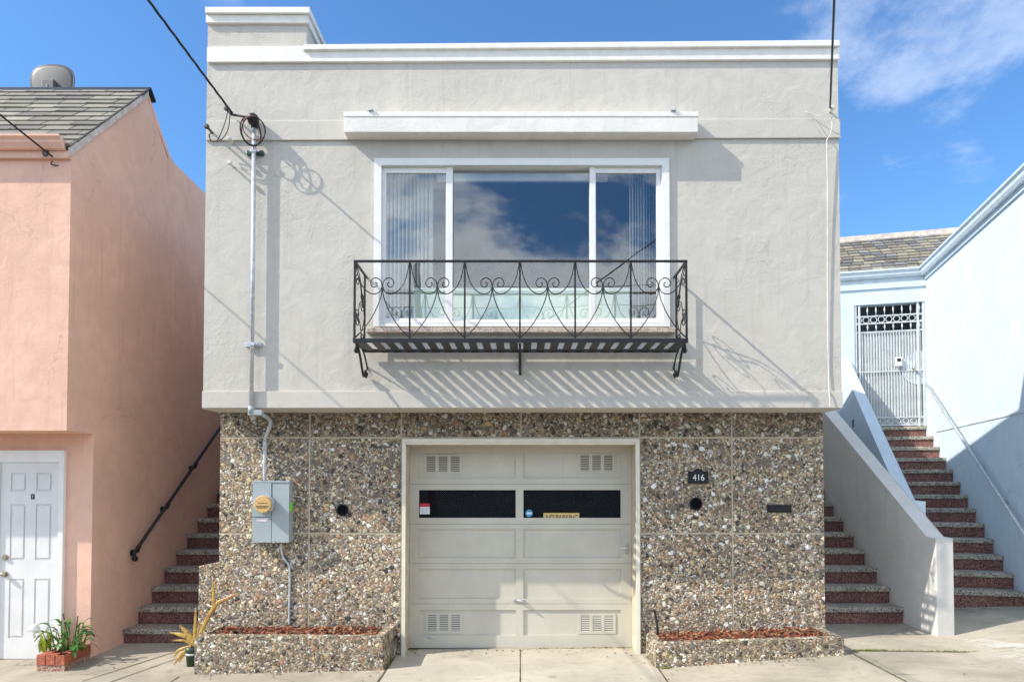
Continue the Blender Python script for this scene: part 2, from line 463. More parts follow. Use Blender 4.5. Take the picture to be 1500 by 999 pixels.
def strip(mb, pts, w, off):
    pts = [Vector((p[0], p[1], 0)) for p in pts]; dense = []
    for a, b in zip(pts, pts[1:]):
        n = max(2, int((b-a).length/.12))
        dense += [a.lerp(b, i/n) for i in range(n)]
    dense.append(pts[-1]); L = []
    for i, p in enumerate(dense):
        d = (dense[min(i+1, len(dense)-1)] - dense[max(i-1, 0)]).normalized(); q = Vector((-d.y, d.x, 0))
        ww = w*(.7+.6*random.random())/2
        a, b = p+q*ww, p-q*ww
        L.append((mb.v((a.x, a.y, h(a.x, a.y)+off)), mb.v((b.x, b.y, h(b.x, b.y)+off))))
    for (a, b), (c, d) in zip(L, L[1:]): mb.bm.faces.new([a, b, d, c])

g = MB(); g.face([(-400,-400,-1.6),(400,-400,-1.6),(400,400,-1.6),(-400,400,-1.6)])
tag(g.build('ground', 'dirt'), kind='structure')
sheet('sidewalk', -30, 30, 3.6, 12.5, 'concrete', 0, 120, 40)
# kerb
mb = MB()
N = 60
for i in range(N):
    xa, xb = -30+i, -29+i
    if xb > 29: break
    za, zb = h(xa, 3.6), h(xb, 3.6)
    f = [(xa,3.6,za),(xb,3.6,zb),(xb,3.45,zb-.006),(xa,3.45,za-.006)]
    mb.prism(f, (0,0,-.35))
tag(mb.build('kerb', 'concrete_pale'), kind='structure')
mb = MB()
for i in range(-30, 30):
    za, zb = h(i, 3.4)-.14, h(i+1, 3.4)-.14
    mb.face([(i,-6.2,za),(i+1,-6.2,zb),(i+1,3.5,zb),(i,3.5,za)])
bmesh.ops.remove_doubles(mb.bm, verts=mb.bm.verts, dist=1e-4)
tag(mb.build('road', 'asphalt'), kind='structure')
mb = MB()
for i in range(-30, 30):
    za, zb = h(i, 3.4), h(i+1, 3.4)
    mb.prism([(i,-13,za),(i+1,-13,zb),(i+1,-6.2,zb),(i,-6.2,za)], (0,0,-.4))
tag(mb.build('far_sidewalk', 'concrete'), kind='structure')
# driveway apron of paler concrete
mb = MB(); nx, ny = 24, 30
def dl(y): return -1.40-(7.5-y)*.0 - max(0, 7.45-y)*.02
rows = []
for j in range(ny+1):
    y = 4.2+(7.72-4.2)*j/ny
    xl, xr = (-1.30, 1.30) if y > 7.5 else (-1.345, 1.375)
    rows.append([mb.v((xl+(xr-xl)*i/nx, y, h(xl+(xr-xl)*i/nx, y)+.005)) for i in range(nx+1)])
for j in range(ny):
    for i in range(nx): mb.bm.faces.new([rows[j][i], rows[j][i+1], rows[j+1][i+1], rows[j+1][i]])
tag(mb.build('driveway', 'concrete_pale'), kind='structure')
# expansion joints
mb = MB()
strip(mb, [(.0, 4.2), (.0, 7.7)], .010, .009)
strip(mb, [(-1.365, 4.2), (-1.36, 7.42)], .018, .006)
strip(mb, [(1.395, 4.2), (1.39, 7.2)], .018, .006)
for a, b in (((1238,953),(1440,955)), ((1244,955),(1340,1005)), ((120,998),(290,944)), ((150,1003),(300,950)), ((1440,955),(1500,985))):
    pa, pb = ground_px(*a), ground_px(*b)
    strip(mb, [pa, pb], .014, .006)
strip(mb, [(-3.4, 4.2), (-3.42, 6.9)], .014, .006)
strip(mb, [(-8, 5.4), (-1.37, 5.4)], .014, .006); strip(mb, [(1.4, 5.4), (9, 5.4)], .014, .006)
tag(mb.build('pavement_joints', 'joint'), kind='structure')
# white paint spilt over the right sidewalk
mb = MB()
out = [(1398,932),(1415,934),(1445,938),(1475,942),(1540,948),(1560,985),(1500,978),(1475,970),(1450,962),(1428,952),(1410,942)]
pts = [ground_px(*p) for p in out]
mb.face([(p.x, p.y, h(p.x, p.y)+.012) for p in pts])
bmesh.ops.triangulate(mb.bm, faces=mb.bm.faces)
def m_spill():
    m, t, b, tc, o = new_mat('paint_spill')
    mp = t.node('ShaderNodeMapping', {'Vector': tc, 'Rotation': (0, 0, R(20)), 'Scale': (1.2, 3.6, 1)})
    n = t.noise(mp.outputs[0], 1.5, 6, .62, .3); n2 = t.noise(tc, 30, 4, .7)
    a = t.smooth(t.math('ADD', n.outputs[0], t.math('MULTIPLY', n2.outputs[0], .2)), .50, .72, 0, .5)
    t.put(b, 'Base Color', (.74, .72, .66)); t.put(b, 'Roughness', .8); t.put(b, 'Alpha', a)
    return m
tag(mb.build('paint_spill', m_spill()), kind='structure')

# ------------------------------------------------------------------ GREY HOUSE
YU, YL = 7.116, 7.5
XL, XR = onY(300.5, 330, YU).x, onY(1230, 330, YU).x
LX0, LX1 = onY(322, 700, YL).x, onY(1206.5, 700, YL).x
ZS = onY(762, 597, YU).z          # soffit
ZROOF = 5.45
ZTOP = onY(762, 80, YU).z
house = thing('grey_house', (0, YL, 0), 'pale grey stucco house above a pebble-faced garage, middle of the three houses', 'house')
wx0, wx1, wz0, wz1 = R2(556, 244, 972, 474, YU)
mb = MB()
mb.wall(XL, XR, ZS, ZTOP, YU, .13, [(wx0, wx1, wz0, wz1)])
mb.box(XL, XL+.2, YU+.131, 15, ZS, ZROOF); mb.box(XR-.2, XR, YU+.131, 15, ZS, ZROOF)
mb.box(XL+.201, XR-.201, 14.8, 15, ZS, ZROOF)
mb.build('upper_wall', 'stucco_grey', house)
MB().box(XL+.201, XR-.201, YU+.131, 14.79, 5.25, ZROOF-.01).build('roof', 'asphalt', house)
MB().box(XL+.201, XR-.201, YU+.131, 14.79, ZS+.002, ZS+.2).build('floor_slab', 'stucco_band', house)
# interior of the front room
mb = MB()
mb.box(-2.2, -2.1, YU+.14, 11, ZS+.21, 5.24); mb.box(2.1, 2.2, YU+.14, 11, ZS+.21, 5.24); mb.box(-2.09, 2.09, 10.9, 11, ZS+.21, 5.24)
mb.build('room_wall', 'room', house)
def band(name, pl, pr, Yf, Yb, mat, bev=.006):
    """pl=(px,ytop,ybottom) left end, pr right end, on plane Yf"""
    a, b = onY(pl[0], pl[2], Yf), onY(pl[0], pl[1], Yf); c, d = onY(pr[0], pr[1], Yf), onY(pr[0], pr[2], Yf)
    b.x = a.x; d.x = c.x
    return MB().prism([a, d, c, b], (0, Yb-Yf, 0), bev).build(name, mat, house)
# band along the bottom of the upper storey
q = .035
b0, b1 = onY(295.5, 597, YU-q), onY(1234.5, 573, YU-q)
mb = MB(); mb.box(b0.x, b1.x, YU-q, YU-.001, b0.z-.004, b1.z, .006)
mb.box(b0.x, XL-.001, YU, 9.0, b0.z-.004, b1.z); mb.box(XR+.001, b1.x, YU, 9.0, b0.z-.004, b1.z)
mb.build('base_band', 'stucco_band', house)
MB().box(LX0-.02, LX1+.02, YU+.002, YL+.2, ZS-.012, ZS-.001).build('soffit', 'stucco_band', house)
band('belt_course', (301.5, 177.5, 206), (1231, 174, 202), YU-.022, YU-.001, 'stucco_band')
band('frieze', (303, 69, 91.5), (1229.5, 63, 87), YU-.03, YU+.14, 'white_paint')
band('coping', (443.5, 65.5, 73), (1230.5, 58.8, 67.5), YU-.06, YU+.16, 'white_paint')
# raised parapet block at the left end
tx0, tx1, tz0, tz1 = R2(304, 33, 449, 69, YU)
MB().box(tx0, tx1, YU+.004, 9.6, tz0-.05, tz1+.02).build('parapet_block', 'stucco_grey', house)
u0, u1, uz0, uz1 = R2(301.5, 22, 451.5, 33.5, YU-.03); MB().box(u0, u1, YU-.03, 9.63, uz0, uz1-.001, .005).build('block_moulding', 'white_paint', house)
u0, u1, uz2, uz3 = R2(300.5, 10.5, 453.5, 22, YU-.06); MB().box(u0, u1, YU-.06, 9.66, uz1, uz3, .005).build('block_coping', 'white_paint', house)
# hood over the window
YH = 6.95
hx0, hx1, hz0, hz1 = R2(504, 165, 1022.5, 194, YH)
hood = MB().box(hx0, hx1, YH, YU-.001, hz0, hz1, .006).build('window_hood', 'white_wood', house)
MB().box(hx0-.004, hx1+.004, YH-.006, YU-.001, hz1-.045, hz1+.004, .003).build('hood_flashing', 'white_paint', hood)
for px in (543, 986):
    p = onY(px, 164, YH); MB().box(p.x-.03, p.x+.03, YH-.025, YH+.10, p.z+.004, p.z+.022, .003).build('stub', 'galv', hood)

# window ------------------------------------------------------------------
YF = YU-.03
def rect_frame(mb, ox0, ox1, oz0, oz1, ix0, ix1, iz0, iz1, y0, y1):
    mb.wall(ox0, ox1, oz0, oz1, y0, y1-y0, [(ix0, ix1, iz0, iz1)])
o = R2(547.5, 232, 981, 478, YF); i_ = R2(558, 242, 971, 473.5, YF)
mb = MB(); rect_frame(mb, o[0], o[1], o[2], o[3], i_[0], i_[1], i_[2], i_[3], YF, YU-.001)
win = mb.build('window', 'white_vinyl', house)
YS = YU+.02
mb = MB(); a = R2(556.5, 243, 973, 474, YS); bq = R2(560, 246, 968.5, 471, YS); rect_frame(mb, a[0]+.002, a[1]-.002, a[2]+.002, a[3]-.002, *bq, YS-.02, YS+.07)
mb.build('window_frame', 'white_vinyl', win)
def sash(px0, py0, px1, py1, gx0, gy0, gx1, gy1, y):
    a = R2(px0, py0, px1, py1, y); b = R2(gx0, gy0, gx1, gy1, y)
    mb = MB(); rect_frame(mb, *a, *b, y, y+.035); mb.build('sash', 'white_vinyl', win)
    MB().box(b[0]-.008, b[1]+.008, y+.014, y+.020, b[2]-.008, b[3]+.008).build('pane', 'glass', win)
sash(560, 246, 657, 471, 565.5, 253.5, 653, 466, YS-.005)
sash(868, 246, 968.5, 471, 873, 253.5, 962, 466, YS-.005)
a = R2(653.5, 245, 872.5, 472, YS+.033); b = R2(663, 246.5, 864, 468, YS+.033)
mb = MB(); rect_frame(mb, *a, *b, YS+.033, YS+.06); mb.build('sash', 'white_vinyl', win)
MB().box(b[0]-.008, b[1]+.008, YS+.042, YS+.048, b[2]-.008, b[3]+.008).build('pane', 'glass', win)
for x0_, x1_ in ((653.5, 663), (864, 872.5)):
    r_ = R2(x0_, 245, x1_, 472, YS-.012); MB().box(r_[0], r_[1], YS-.012, YS+.0325, r_[2], r_[3], .003).build('mullion', 'white_vinyl', win)
s_ = R2(536, 479.5, 990, 487, YU-.1)
MB().box(s_[0], s_[1], YU-.10, YU-.001, s_[2], s_[3], .008).build('window_sill', 'terracotta', win)
v_ = R2(640, 244, 890, 265, 7.26)
MB().box(v_[0], v_[1], 7.26, 7.30, v_[2], v_[3]).build('valance', 'blind', win)
# vertical blinds drawn to the two sides
def blind(px0, px1, n, label, rot):
    r_ = R2(px0, 246, px1, 474, 7.35); mb = MB()
    for k in range(n):
        x = r_[0]+(r_[1]-r_[0])*(k+.5)/n; a = R(rot+random.uniform(-6, 6)); w = .043
        dx, dy = math.cos(a)*w, math.sin(a)*w
        c = [(x-dx, 7.37-dy), (x-dx*.3, 7.37-dy*.3-.006), (x+dx*.3, 7.37+dy*.3-.006), (x+dx, 7.37+dy)]
        for (ax, ay), (bx, by) in zip(c, c[1:]): mb.face([(ax,ay,r_[2]),(bx,by,r_[2]),(bx,by,r_[3]),(ax,ay,r_[3])], True)
    ob = mb.build('vertical_blind', 'blind'); rebase(ob); tag(ob, label, 'blind')
blind(566, 634, 12, 'white vertical blind drawn aside behind the left window pane', 62)
blind(922, 962, 10, 'white vertical blind bunched behind the right window pane', 70)

# a pale mint panel stands just inside the lower panes
r_ = R2(606, 422, 922, 470, 7.28)
mp_ = thing('window_panel', ((r_[0]+r_[1])/2, 7.28, r_[2]-.3), 'pale mint panel standing inside behind the lower window panes', 'panel')
MB().box(r_[0], r_[1], 7.28, 7.295, r_[2]-.3, r_[3]-.04).build('sheet', m_plain('mint_sheet', (.76, .84, .72), .6, var=.04), mp_)
MB().box(r_[0]-.01, r_[1]+.01, 7.265, 7.31, r_[3]-.039, r_[3], .008).build('top_rail', m_plain('mint_rail', (.82, .88, .78), .5, var=.03), mp_)

# lower storey --------------------------------------------------------------
YD = 7.79                                   # garage door plane
gz_top = onY(763, 652, YD).z; gx0 = onY(599.7, 800, YD).x; gx1 = onY(925.3, 800, YD).x
gz_top_f = onY(763, 652, YL).z
ox0, ox1 = onY(598.5, 800, YL).x, onY(926.5, 800, YL).x
ox0 = min(ox0, gx0); ox1 = max(ox1, gx1)
oz1 = onY(763, 651, YL).z
mb = MB(); mb.wall(LX0, LX1, -.4, ZS-.013, YL+.0045, .287, [(ox0, ox1, -.4+.0, oz1)])
mb.build('lower_wall', 'mortar', house)
mb = MB(); mb.box(LX0+.004, LX0+.2, YL+.293, 15, -.4, ZS-.013); mb.box(LX1-.2, LX1-.004, YL+.293, 15, -.4, ZS-.013); mb.box(LX0+.201, LX1-.201, 14.8, 15, -.4, ZS-.013)
mb.build('side_wall', 'stucco_grey', house)
mb = MB(); mb.box(LX0+.201, LX1-.201, YL+.3, 14.79, -.06, -.02); mb.box(LX0+.201, LX1-.201, YL+.3, 14.79, ZS-.2, ZS-.03)
mb.build('garage_interior', 'void', house)
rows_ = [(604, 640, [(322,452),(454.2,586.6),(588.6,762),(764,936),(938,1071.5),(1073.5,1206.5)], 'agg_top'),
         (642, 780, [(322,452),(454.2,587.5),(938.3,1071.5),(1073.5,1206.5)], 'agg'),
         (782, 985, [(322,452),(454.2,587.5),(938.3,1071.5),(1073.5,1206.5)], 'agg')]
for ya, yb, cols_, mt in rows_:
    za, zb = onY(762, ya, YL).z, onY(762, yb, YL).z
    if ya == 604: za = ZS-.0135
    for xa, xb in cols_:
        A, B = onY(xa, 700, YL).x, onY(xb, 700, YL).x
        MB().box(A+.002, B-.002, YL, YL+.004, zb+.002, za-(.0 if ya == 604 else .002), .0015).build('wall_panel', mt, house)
# wrap round of the panels on the visible left return
# garage trim
mb = MB(); th_ = R2(589, 643, 937, 960, YL-.012)
zt = onY(763, 643, YL-.012).z
mb.wall(th_[0], th_[1], -.12, zt, YL-.018, .0175, [(ox0, ox1, -.12, oz1)])
mb.wall(th_[0], th_[1], -.12, zt, YL-.034, .0155, [(onY(594.5, 800, YL).x, onY(931, 800, YL).x, -.12, onY(763, 647.5, YL).z)])
mb.build('garage_trim', 'cream', house)
mb = MB(); mb.box(ox0-.02, ox0-.0005+.0, YL+.0005, YD+.03, -.12, oz1-.0005); mb.box(ox1+.0005, ox1+.02, YL+.0005, YD+.03, -.12, oz1-.0005)
mb.box(ox0-.02, ox1+.02, YL+.0005, YD+.03, oz1+.0005, oz1+.02)
mb.build('garage_jamb', 'cream', house)

# garage door ----------------------------------------------------------------
ylines = [651, 709, 767.5, 825, 884, 948.5]
prow = [(663.5, 700.5), (717.6, 758.3), (775, 817), (833, 876.5), (893, 930)]
pcol = [(613.6, 755.4), (766.7, 909.3)]
bz = onY(763, 948.5, YD).z
gd = MB().box(gx0, gx1, YD+.05, YD+.055, bz, bz+.01).build('garage_door', 'black', house)
for k in range(5):
    z1, z0 = onY(763, ylines[k], YD).z-(.0015 if k else -.02), onY(763, ylines[k+1], YD).z+.0015
    holes = []
    for (xa, xb) in pcol:
        r_ = R2(xa, prow[k][0], xb, prow[k][1], YD); holes.append(r_)
    mb = MB(); mb.wall(gx0+.002, gx1-.002, z0, z1, YD, .04, holes); mb.build('door_section', 'door_paint', gd)
    for r_ in holes:
        x0_, x1_, a0, a1 = r_
        if k != 1:
            MB().box(x0_+.0005, x1_-.0005, YD+.016, YD+.026, a0+.0005, a1-.0005).build('door_panel', 'door_paint', gd)
        else:
            MB().box(x0_+.0005, x1_-.0005, YD+.014, YD+.018, a0+.0005, a1-.0005).build('door_glass', 'garage_glass', gd)
            mb = MB(); y = YD+.036; pw, ph = .050, .028
            nr = int((a1-a0)/ph)+1; nc = int((x1_-x0_)/pw)+1
            for r in range(nr):
                for sgn in (1, -1):
                    pts = []
                    for c in range(nc*2+1):
                        xx = x0_+c*pw/2; zz = a0+r*ph+(ph if (c % 2) == (0 if sgn > 0 else 1) else 0)
                        if xx > x1_ or zz > a1: break
                        pts.append((xx, y, zz))
                    if len(pts) > 1: mb.tube(pts, .0022, 4)
            mb.build('screen', m_plain('screen_wire', (.13, .13, .135), .5, .2), gd)
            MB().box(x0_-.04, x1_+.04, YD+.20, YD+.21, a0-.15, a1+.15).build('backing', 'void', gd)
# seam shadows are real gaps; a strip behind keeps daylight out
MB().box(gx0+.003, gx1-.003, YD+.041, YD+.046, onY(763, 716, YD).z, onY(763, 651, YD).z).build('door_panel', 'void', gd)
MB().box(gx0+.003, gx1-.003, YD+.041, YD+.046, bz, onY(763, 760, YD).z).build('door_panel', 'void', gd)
# four louvre vents, one mesh shared
def vent_mb(x0, x1, z0, z1, y):
    mb = MB(); w, hh = x1-x0, z1-z0
    holes = [(x0+w*(.07+.315*k), x0+w*(.07+.315*k+.23), z0+hh*.1, z1-hh*.1) for k in range(3)]
    mb.wall(x0, x1, z0, z1, y-.007, .0065, holes)
    for hq in holes:
        n = 9
        for j in range(n):
            zc = hq[2]+(hq[3]-hq[2])*(j+.5)/n
            mb.prism([(hq[0], y-.0068, zc-.008), (hq[0], y-.0052, zc-.009), (hq[0], y+.0006, zc+.003), (hq[0], y-.0008, zc+.004)], (hq[1]-hq[0], 0, 0))
    return mb
for (a, b_, c, d) in ((621, 665.5, 677, 694.5), (846.5, 664, 901, 692.5), (623, 897.5, 677.5, 927.5), (847, 898.5, 902, 928)):
    r_ = R2(a, b_, c, d, YD+.009)
    vent_mb(*r_, YD+.0145).build('vent', 'door_paint', gd)
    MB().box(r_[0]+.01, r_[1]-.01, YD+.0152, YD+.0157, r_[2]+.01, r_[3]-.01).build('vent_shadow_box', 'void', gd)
# handle, latch, cable slot
p = onY(917.5, 803, YD); mb = MB()
mb.box(p.x-.018, p.x+.018, YD-.008, YD-.0005, p.z-.065, p.z+.055, .004); mb.cyl((p.x, YD-.008, p.z+.01), (p.x, YD-.05, p.z+.01), .010)
mb.tube(curve([(p.x-.075, YD-.05, p.z+.012), (p.x, YD-.056, p.z+.008), (p.x+.03, YD-.05, p.z)]), .009); mb.build('handle', 'chrome', gd)
p = onY(761, 880, YD); mb = MB()
mb.box(p.x-.07, p.x+.05, YD-.012, YD-.001, p.z-.012, p.z+.014, .004); mb.tube(curve([(p.x-.02, YD-.02, p.z+.01), (p.x+.03, YD-.045, p.z+.006), (p.x+.06, YD-.05, p.z-.004)]), .008)
mb.cyl((p.x+.055, YD-.001, p.z), (p.x+.055, YD-.05, p.z), .009); mb.build('latch', 'chrome', gd)
p = onY(631, 933.5, YD); MB().sphere((p.x, YD-.001, p.z), (.04, .006, .012)).build('pull_cup', 'galv', gd)
mb = MB(); mb.box(gx0+.002, gx1-.002, YD+.002, YD+.03, bz-.035, bz-.002); mb.build('weather_strip', 'black', gd)
# stickers and signs
def notice(name, px0, py0, px1, py1, y, mat, label, cat):
    x0_, x1_, z0, z1 = R2(px0, py0, px1, py1, y)
    t_ = thing(name, (x0_, y, z0), label, cat)
    return t_, x0_, x1_, z0, z1
yn = YD+.0125
t_, x0_, x1_, z0, z1 = notice('notice_sticker', 615, 737, 629.5, 753, yn, None, 'small red and white notice sticker in the left garage door window', 'sticker')
hh = z1-z0; MB().box(x0_, x1_, yn, yn+.0012, z0, z0+hh*.68).build('paper', 'white_label', t_); MB().box(x0_, x1_, yn, yn+.0012, z0+hh*.685, z1).build('header_strip', 'red', t_)
mb = MB()
for k, (f0, f1) in enumerate(((.1, .9), (.1, .45), (.15, .8))): mb.box(x0_+(x1_-x0_)*f0, x0_+(x1_-x0_)*f1, yn-.0012, yn-.0004, z0+hh*(.56-.17*k), z0+hh*(.52-.17*k)+hh*.03)
mb.build('print', 'blue_label', t_)
p = onY(775, 751.5, yn); t_ = thing('round_sticker', p, 'round blue and white sticker in the right garage door window', 'sticker')
MB().cyl((p.x, yn, p.z), (p.x, yn+.0012, p.z), .042, 28).build('disc', 'blue_label', t_)
mb = MB(); mb.box(p.x-.028, p.x+.028, yn-.0014, yn-.0004, p.z-.012, p.z+.012, .0003); mb.build('print', 'white_label', t_)
x0_, x1_, z0, z1 = R2(796, 751, 848.5, 765, yn)
ysg = YD+.0115
t_ = thing('no_parking_sign', (x0_, ysg, z0), 'tan NO PARKING sign half sunk behind the garage window rail', 'sign')
MB().box(x0_, x1_, ysg, ysg+.002, z0, z1).build('plate', 'brass', t_)
text_mb('NO PARKING', x0_+.03, x1_-.015, z0+.022, z1-.022, ysg-.0006, .001).build('lettering', 'black', t_)
# round pipes, mail slot, number plate
def pipe_hole(px, py, r, label):
    p = onY(px, py, YL); t_ = thing('vent_pipe', (p.x, YL, p.z), label, 'vent')
    mb = MB(); n = 28
    for k in range(n):
        a, b = 2*math.pi*k/n, 2*math.pi*(k+1)/n
        def P(ang, rr, y): return (p.x+math.cos(ang)*rr, y, p.z+math.sin(ang)*rr)
        mb.face([P(a, r, YL-.012), P(b, r, YL-.012), P(b, r*.84, YL-.012), P(a, r*.84, YL-.012)], False)
        mb.face([P(a, r, YL-.012), P(b, r, YL-.012), P(b, r, YL-.0005), P(a, r, YL-.0005)], True)
        mb.face([P(a, r*.84, YL-.012), P(b, r*.84, YL-.012), P(b, r*.84, YL-.003), P(a, r*.84, YL-.003)], True)
    mb.build('rim', 'iron', t_)
    MB().cyl((p.x, YL-.003, p.z), (p.x, YL-.0008, p.z), r*.84, 28).build('opening', 'void', t_)
pipe_hole(502, 747, .066, 'round black pipe opening in the pebble wall beside the meter box')
pipe_hole(1019.3, 737.5, .070, 'round black pipe opening under the 416 number plate')
r_ = R2(1123.5, 739, 1159, 750.5, YL)
t_ = thing('mail_slot', (r_[0], YL, r_[2]), 'black metal mail slot in the pebble wall right of the garage', 'mail slot')
MB().box(r_[0], r_[1], YL-.014, YL-.0005, r_[2], r_[3], .004).build('plate', 'iron', t_)
MB().box(r_[0]+.02, r_[1]-.02, YL-.020, YL-.0145, r_[2]+.02, r_[3]-.018, .002).build('flap', 'iron', t_)
r_ = R2(1007.8, 690, 1037, 708, YL)
t_ = thing('number_plate', (r_[0], YL, r_[2]), 'black house number plate reading 416 on the pebble wall', 'house number')
cxp = (r_[0]+r_[1])/2; pk = onY(1022, 686.3, YL).z
mb = MB(); pts = [(r_[0], YL-.014, r_[2]), (r_[1], YL-.014, r_[2]), (r_[1], YL-.014, r_[3])]
for k in range(9):
    a = math.pi*k/8; pts.append((cxp+.045*math.cos(a), YL-.014, r_[3]+(pk-r_[3])*math.sin(a)))
pts.append((r_[0], YL-.014, r_[3]))
mb.prism(pts, (0, .0135, 0)); mb.build('plate', 'iron', t_)
w_ = (r_[1]-r_[0]); dx0 = r_[0]+w_*.24
text_mb('416', r_[0]+w_*.22, r_[1]-w_*.2, r_[2]+.032, r_[3]-.035, YL-.0145, .003).build('digits', 'white_label', t_)

# ------------------------------------------------------------------ balcony
YB, YR, YPB = 6.6, 7.03, 7.07
bal = thing('balcony', (0, YU, onY(762, 500, YB).z), 'black wrought iron balcony railing with scrollwork under the big window', 'balcony')
def bp(px, py): return onY(px, py, YB)
zr = bp(762, 383).z; zbt, zbb = bp(762, 496).z, bp(762, 502).z
xa, xb = bp(519.5, 440).x, bp(1005.5, 440).x
MB().box(xa-.012, xb+.012, YB-.010, YB+.012, zr-.010, zr+.012, .003).build('top_rail', 'iron', bal)
for x in (xa, xb): MB().box(x-.010, x+.010, YB+.0125, YU-.001, zr-.010, zr+.010, .002).build('side_rail', 'iron', bal)
posts = [bp(px, 440).x for px in (600.3, 680.8, 761.6, 842.5, 924)]
mb = None
for x in posts: MB().box(x-.0085, x+.0085, YB-.006, YB+.006, zbt+.0005, zr-.0105).build('baluster', 'iron', bal)
for x in (xa, xb):
    MB().box(x-.010, x+.010, YB-.008, YB+.010, zbt+.0005, zr-.0105).build('corner_post', 'iron', bal)
    MB().box(x-.009, x+.009, YR-.009, YR+.009, zbt+.0005, zr-.0105).build('corner_post', 'iron', bal)
# pan: frame and slats
MB().box(xa-.014, xb+.014, YB-.012, YB+.006, zbb, zbt, .002).build('pan_bar', 'iron', bal)
MB().box(xa-.006, xb+.006, YPB-.022, YPB, zbb-.005, zbb+.03).build('pan_bar', 'iron', bal)
for x in (xa, xb): MB().box(x-.012, x+.006, YB+.0065, YPB-.0225, zbb+.002, zbt-.004).build('pan_bar', 'iron', bal)
ns = 24; pit = (xb-xa)/ns
for k in range(ns):
    x = xa+pit*(k+.5)
    MB().box(x-.04, x+.04, YB+.0068, YPB-.0228, zbb+.004, zbb+.009).build('slat', 'iron', bal)
# scroll infill of the six bays
cen = [xa]+posts+[xb]
def arc_spiral(cx_, cz_, r0, a0, turns, sgn, y):
    out = []
    n = 30
    for i in range(n+1):
        t = i/n; r = r0*(1-.78*t); a = a0+sgn*turns*2*math.pi*t
        out.append((cx_+r*math.cos(a), y, cz_+r*math.sin(a)))
    return out
k_ = 1.0/1000*YB
for pa, pb in zip(cen, cen[1:]):
    c = (pa+pb)/2; hw = (pb-pa)/2; mb = MB()
    for s in (1, -1):
        def Q(dx, dy): return (c+s*dx*hw/40.4, YB, zr-dy*k_)      # dx px from bay centre, dy px below the rail
        sw = curve([Q(39, 3), Q(36, 20), Q(29.5, 36), Q(20, 46), Q(11, 48.5), Q(4, 45), Q(.6, 38)], 6)
        mb.tube(sw, .0052, 6)
        lo = curve([Q(.4, 40), Q(2, 52), Q(8, 69), Q(17, 86), Q(28, 101), Q(39, 112)], 6)
        mb.tube(lo, .0052, 6)
        sp = curve([Q(.4, 40), Q(.8, 33), Q(3.5, 27.5), Q(9, 24.5), Q(14.5, 26.5), Q(17, 31.5), Q(15.5, 36.5), Q(11.5, 38.3), Q(8, 36), Q(8, 32.5), Q(10.5, 31.3)], 6)
        mb.tube(sp, .005, 6)
    mb.build('scrollwork', 'iron', bal)
# side scroll panels (in the Y-Z plane)
for x in (xa, xb):
    mb = MB(); L = YR-YB; H = zr-zbt
    def S(u, w): return (x, YB+u*L, zbt+w*H)
    for ww, dr in ((.80, 1), (.52, -1), (.26, 1)):
        u0, u1 = (.28, .72) if dr > 0 else (.72, .28)
        pts = []
        for i in range(26):
            t = i/25; r = .20*(1-.75*t); a = math.pi*.5+2.6*math.pi*t
            pts.append((x, YB+(u0+dr*r*math.cos(a))*L, zbt+(ww+.36*r*math.sin(a))*H))
        mb.tube(pts, .005, 6)
        pts = []
        for i in range(26):
            t = i/25; r = .20*(1-.75*t); a = -math.pi*.5-2.6*math.pi*t
            pts.append((x, YB+(u1-dr*r*math.cos(a))*L, zbt+(ww-.16+.36*r*math.sin(a))*H))
        mb.tube(pts, .005, 6)
        mb.tube(curve([S(u0, ww+.072), S(u0+dr*.25, ww+.0), S(u1, ww-.23)], 6), .005, 6)
    mb.tube(curve([S(.02, .99), S(.45, .9), S(.85, .55), S(.98, .45)], 6), .005, 6)
    mb.tube(curve([S(.98, .45), S(.7, .2), S(.03, .01)], 6), .005, 6)
    mb.build('side_scrollwork', 'iron', bal)
zlow = onY(762, 549, YU-.02).z
for x, s in ((xa+.01, 1), (onY(761.6, 500, YB).x, 0), (xb-.01, 1)):
    mb = MB()
    zt_ = zbb-.001
    if s:
        mb.tube(curve([(x, YB+.05, zt_-.075), (x, YB+.02, zt_-.05), (x, YB+.04, zt_-.015), (x, YB+.10, zt_-.02), (x, YB+.19, zt_-.09), (x, YB+.28, zt_-.20), (x, YB+.36, zt_-.27), (x, YB+.43, zlow+.03), (x, YU-.03, zlow), (x, YU-.05, zlow-.03), (x, YU-.075, zlow-.005)], 6), .0125, 6)
        mb.tube(curve([(x, YB+.30, zt_-.01), (x, YB+.40, zt_-.05), (x, YU-.012, zt_-.14), (x, YU-.012, zlow+.05)], 6), .009, 6)
        mb.sphere((x, YB+.05, zt_-.065), .028); mb.sphere((x, YU-.05, zlow+.0), .024)
    else:
        mb.box(x-.014, x+.014, YU-.02, YU-.001, zlow, zt_)
        mb.tube(curve([(x, YB+.02, zt_-.01), (x, YB+.12, zt_-.05), (x, YB+.3, zt_-.18), (x, YU-.02, zlow+.02)], 6), .012, 6)
    mb.build('bracket', 'iron', bal)

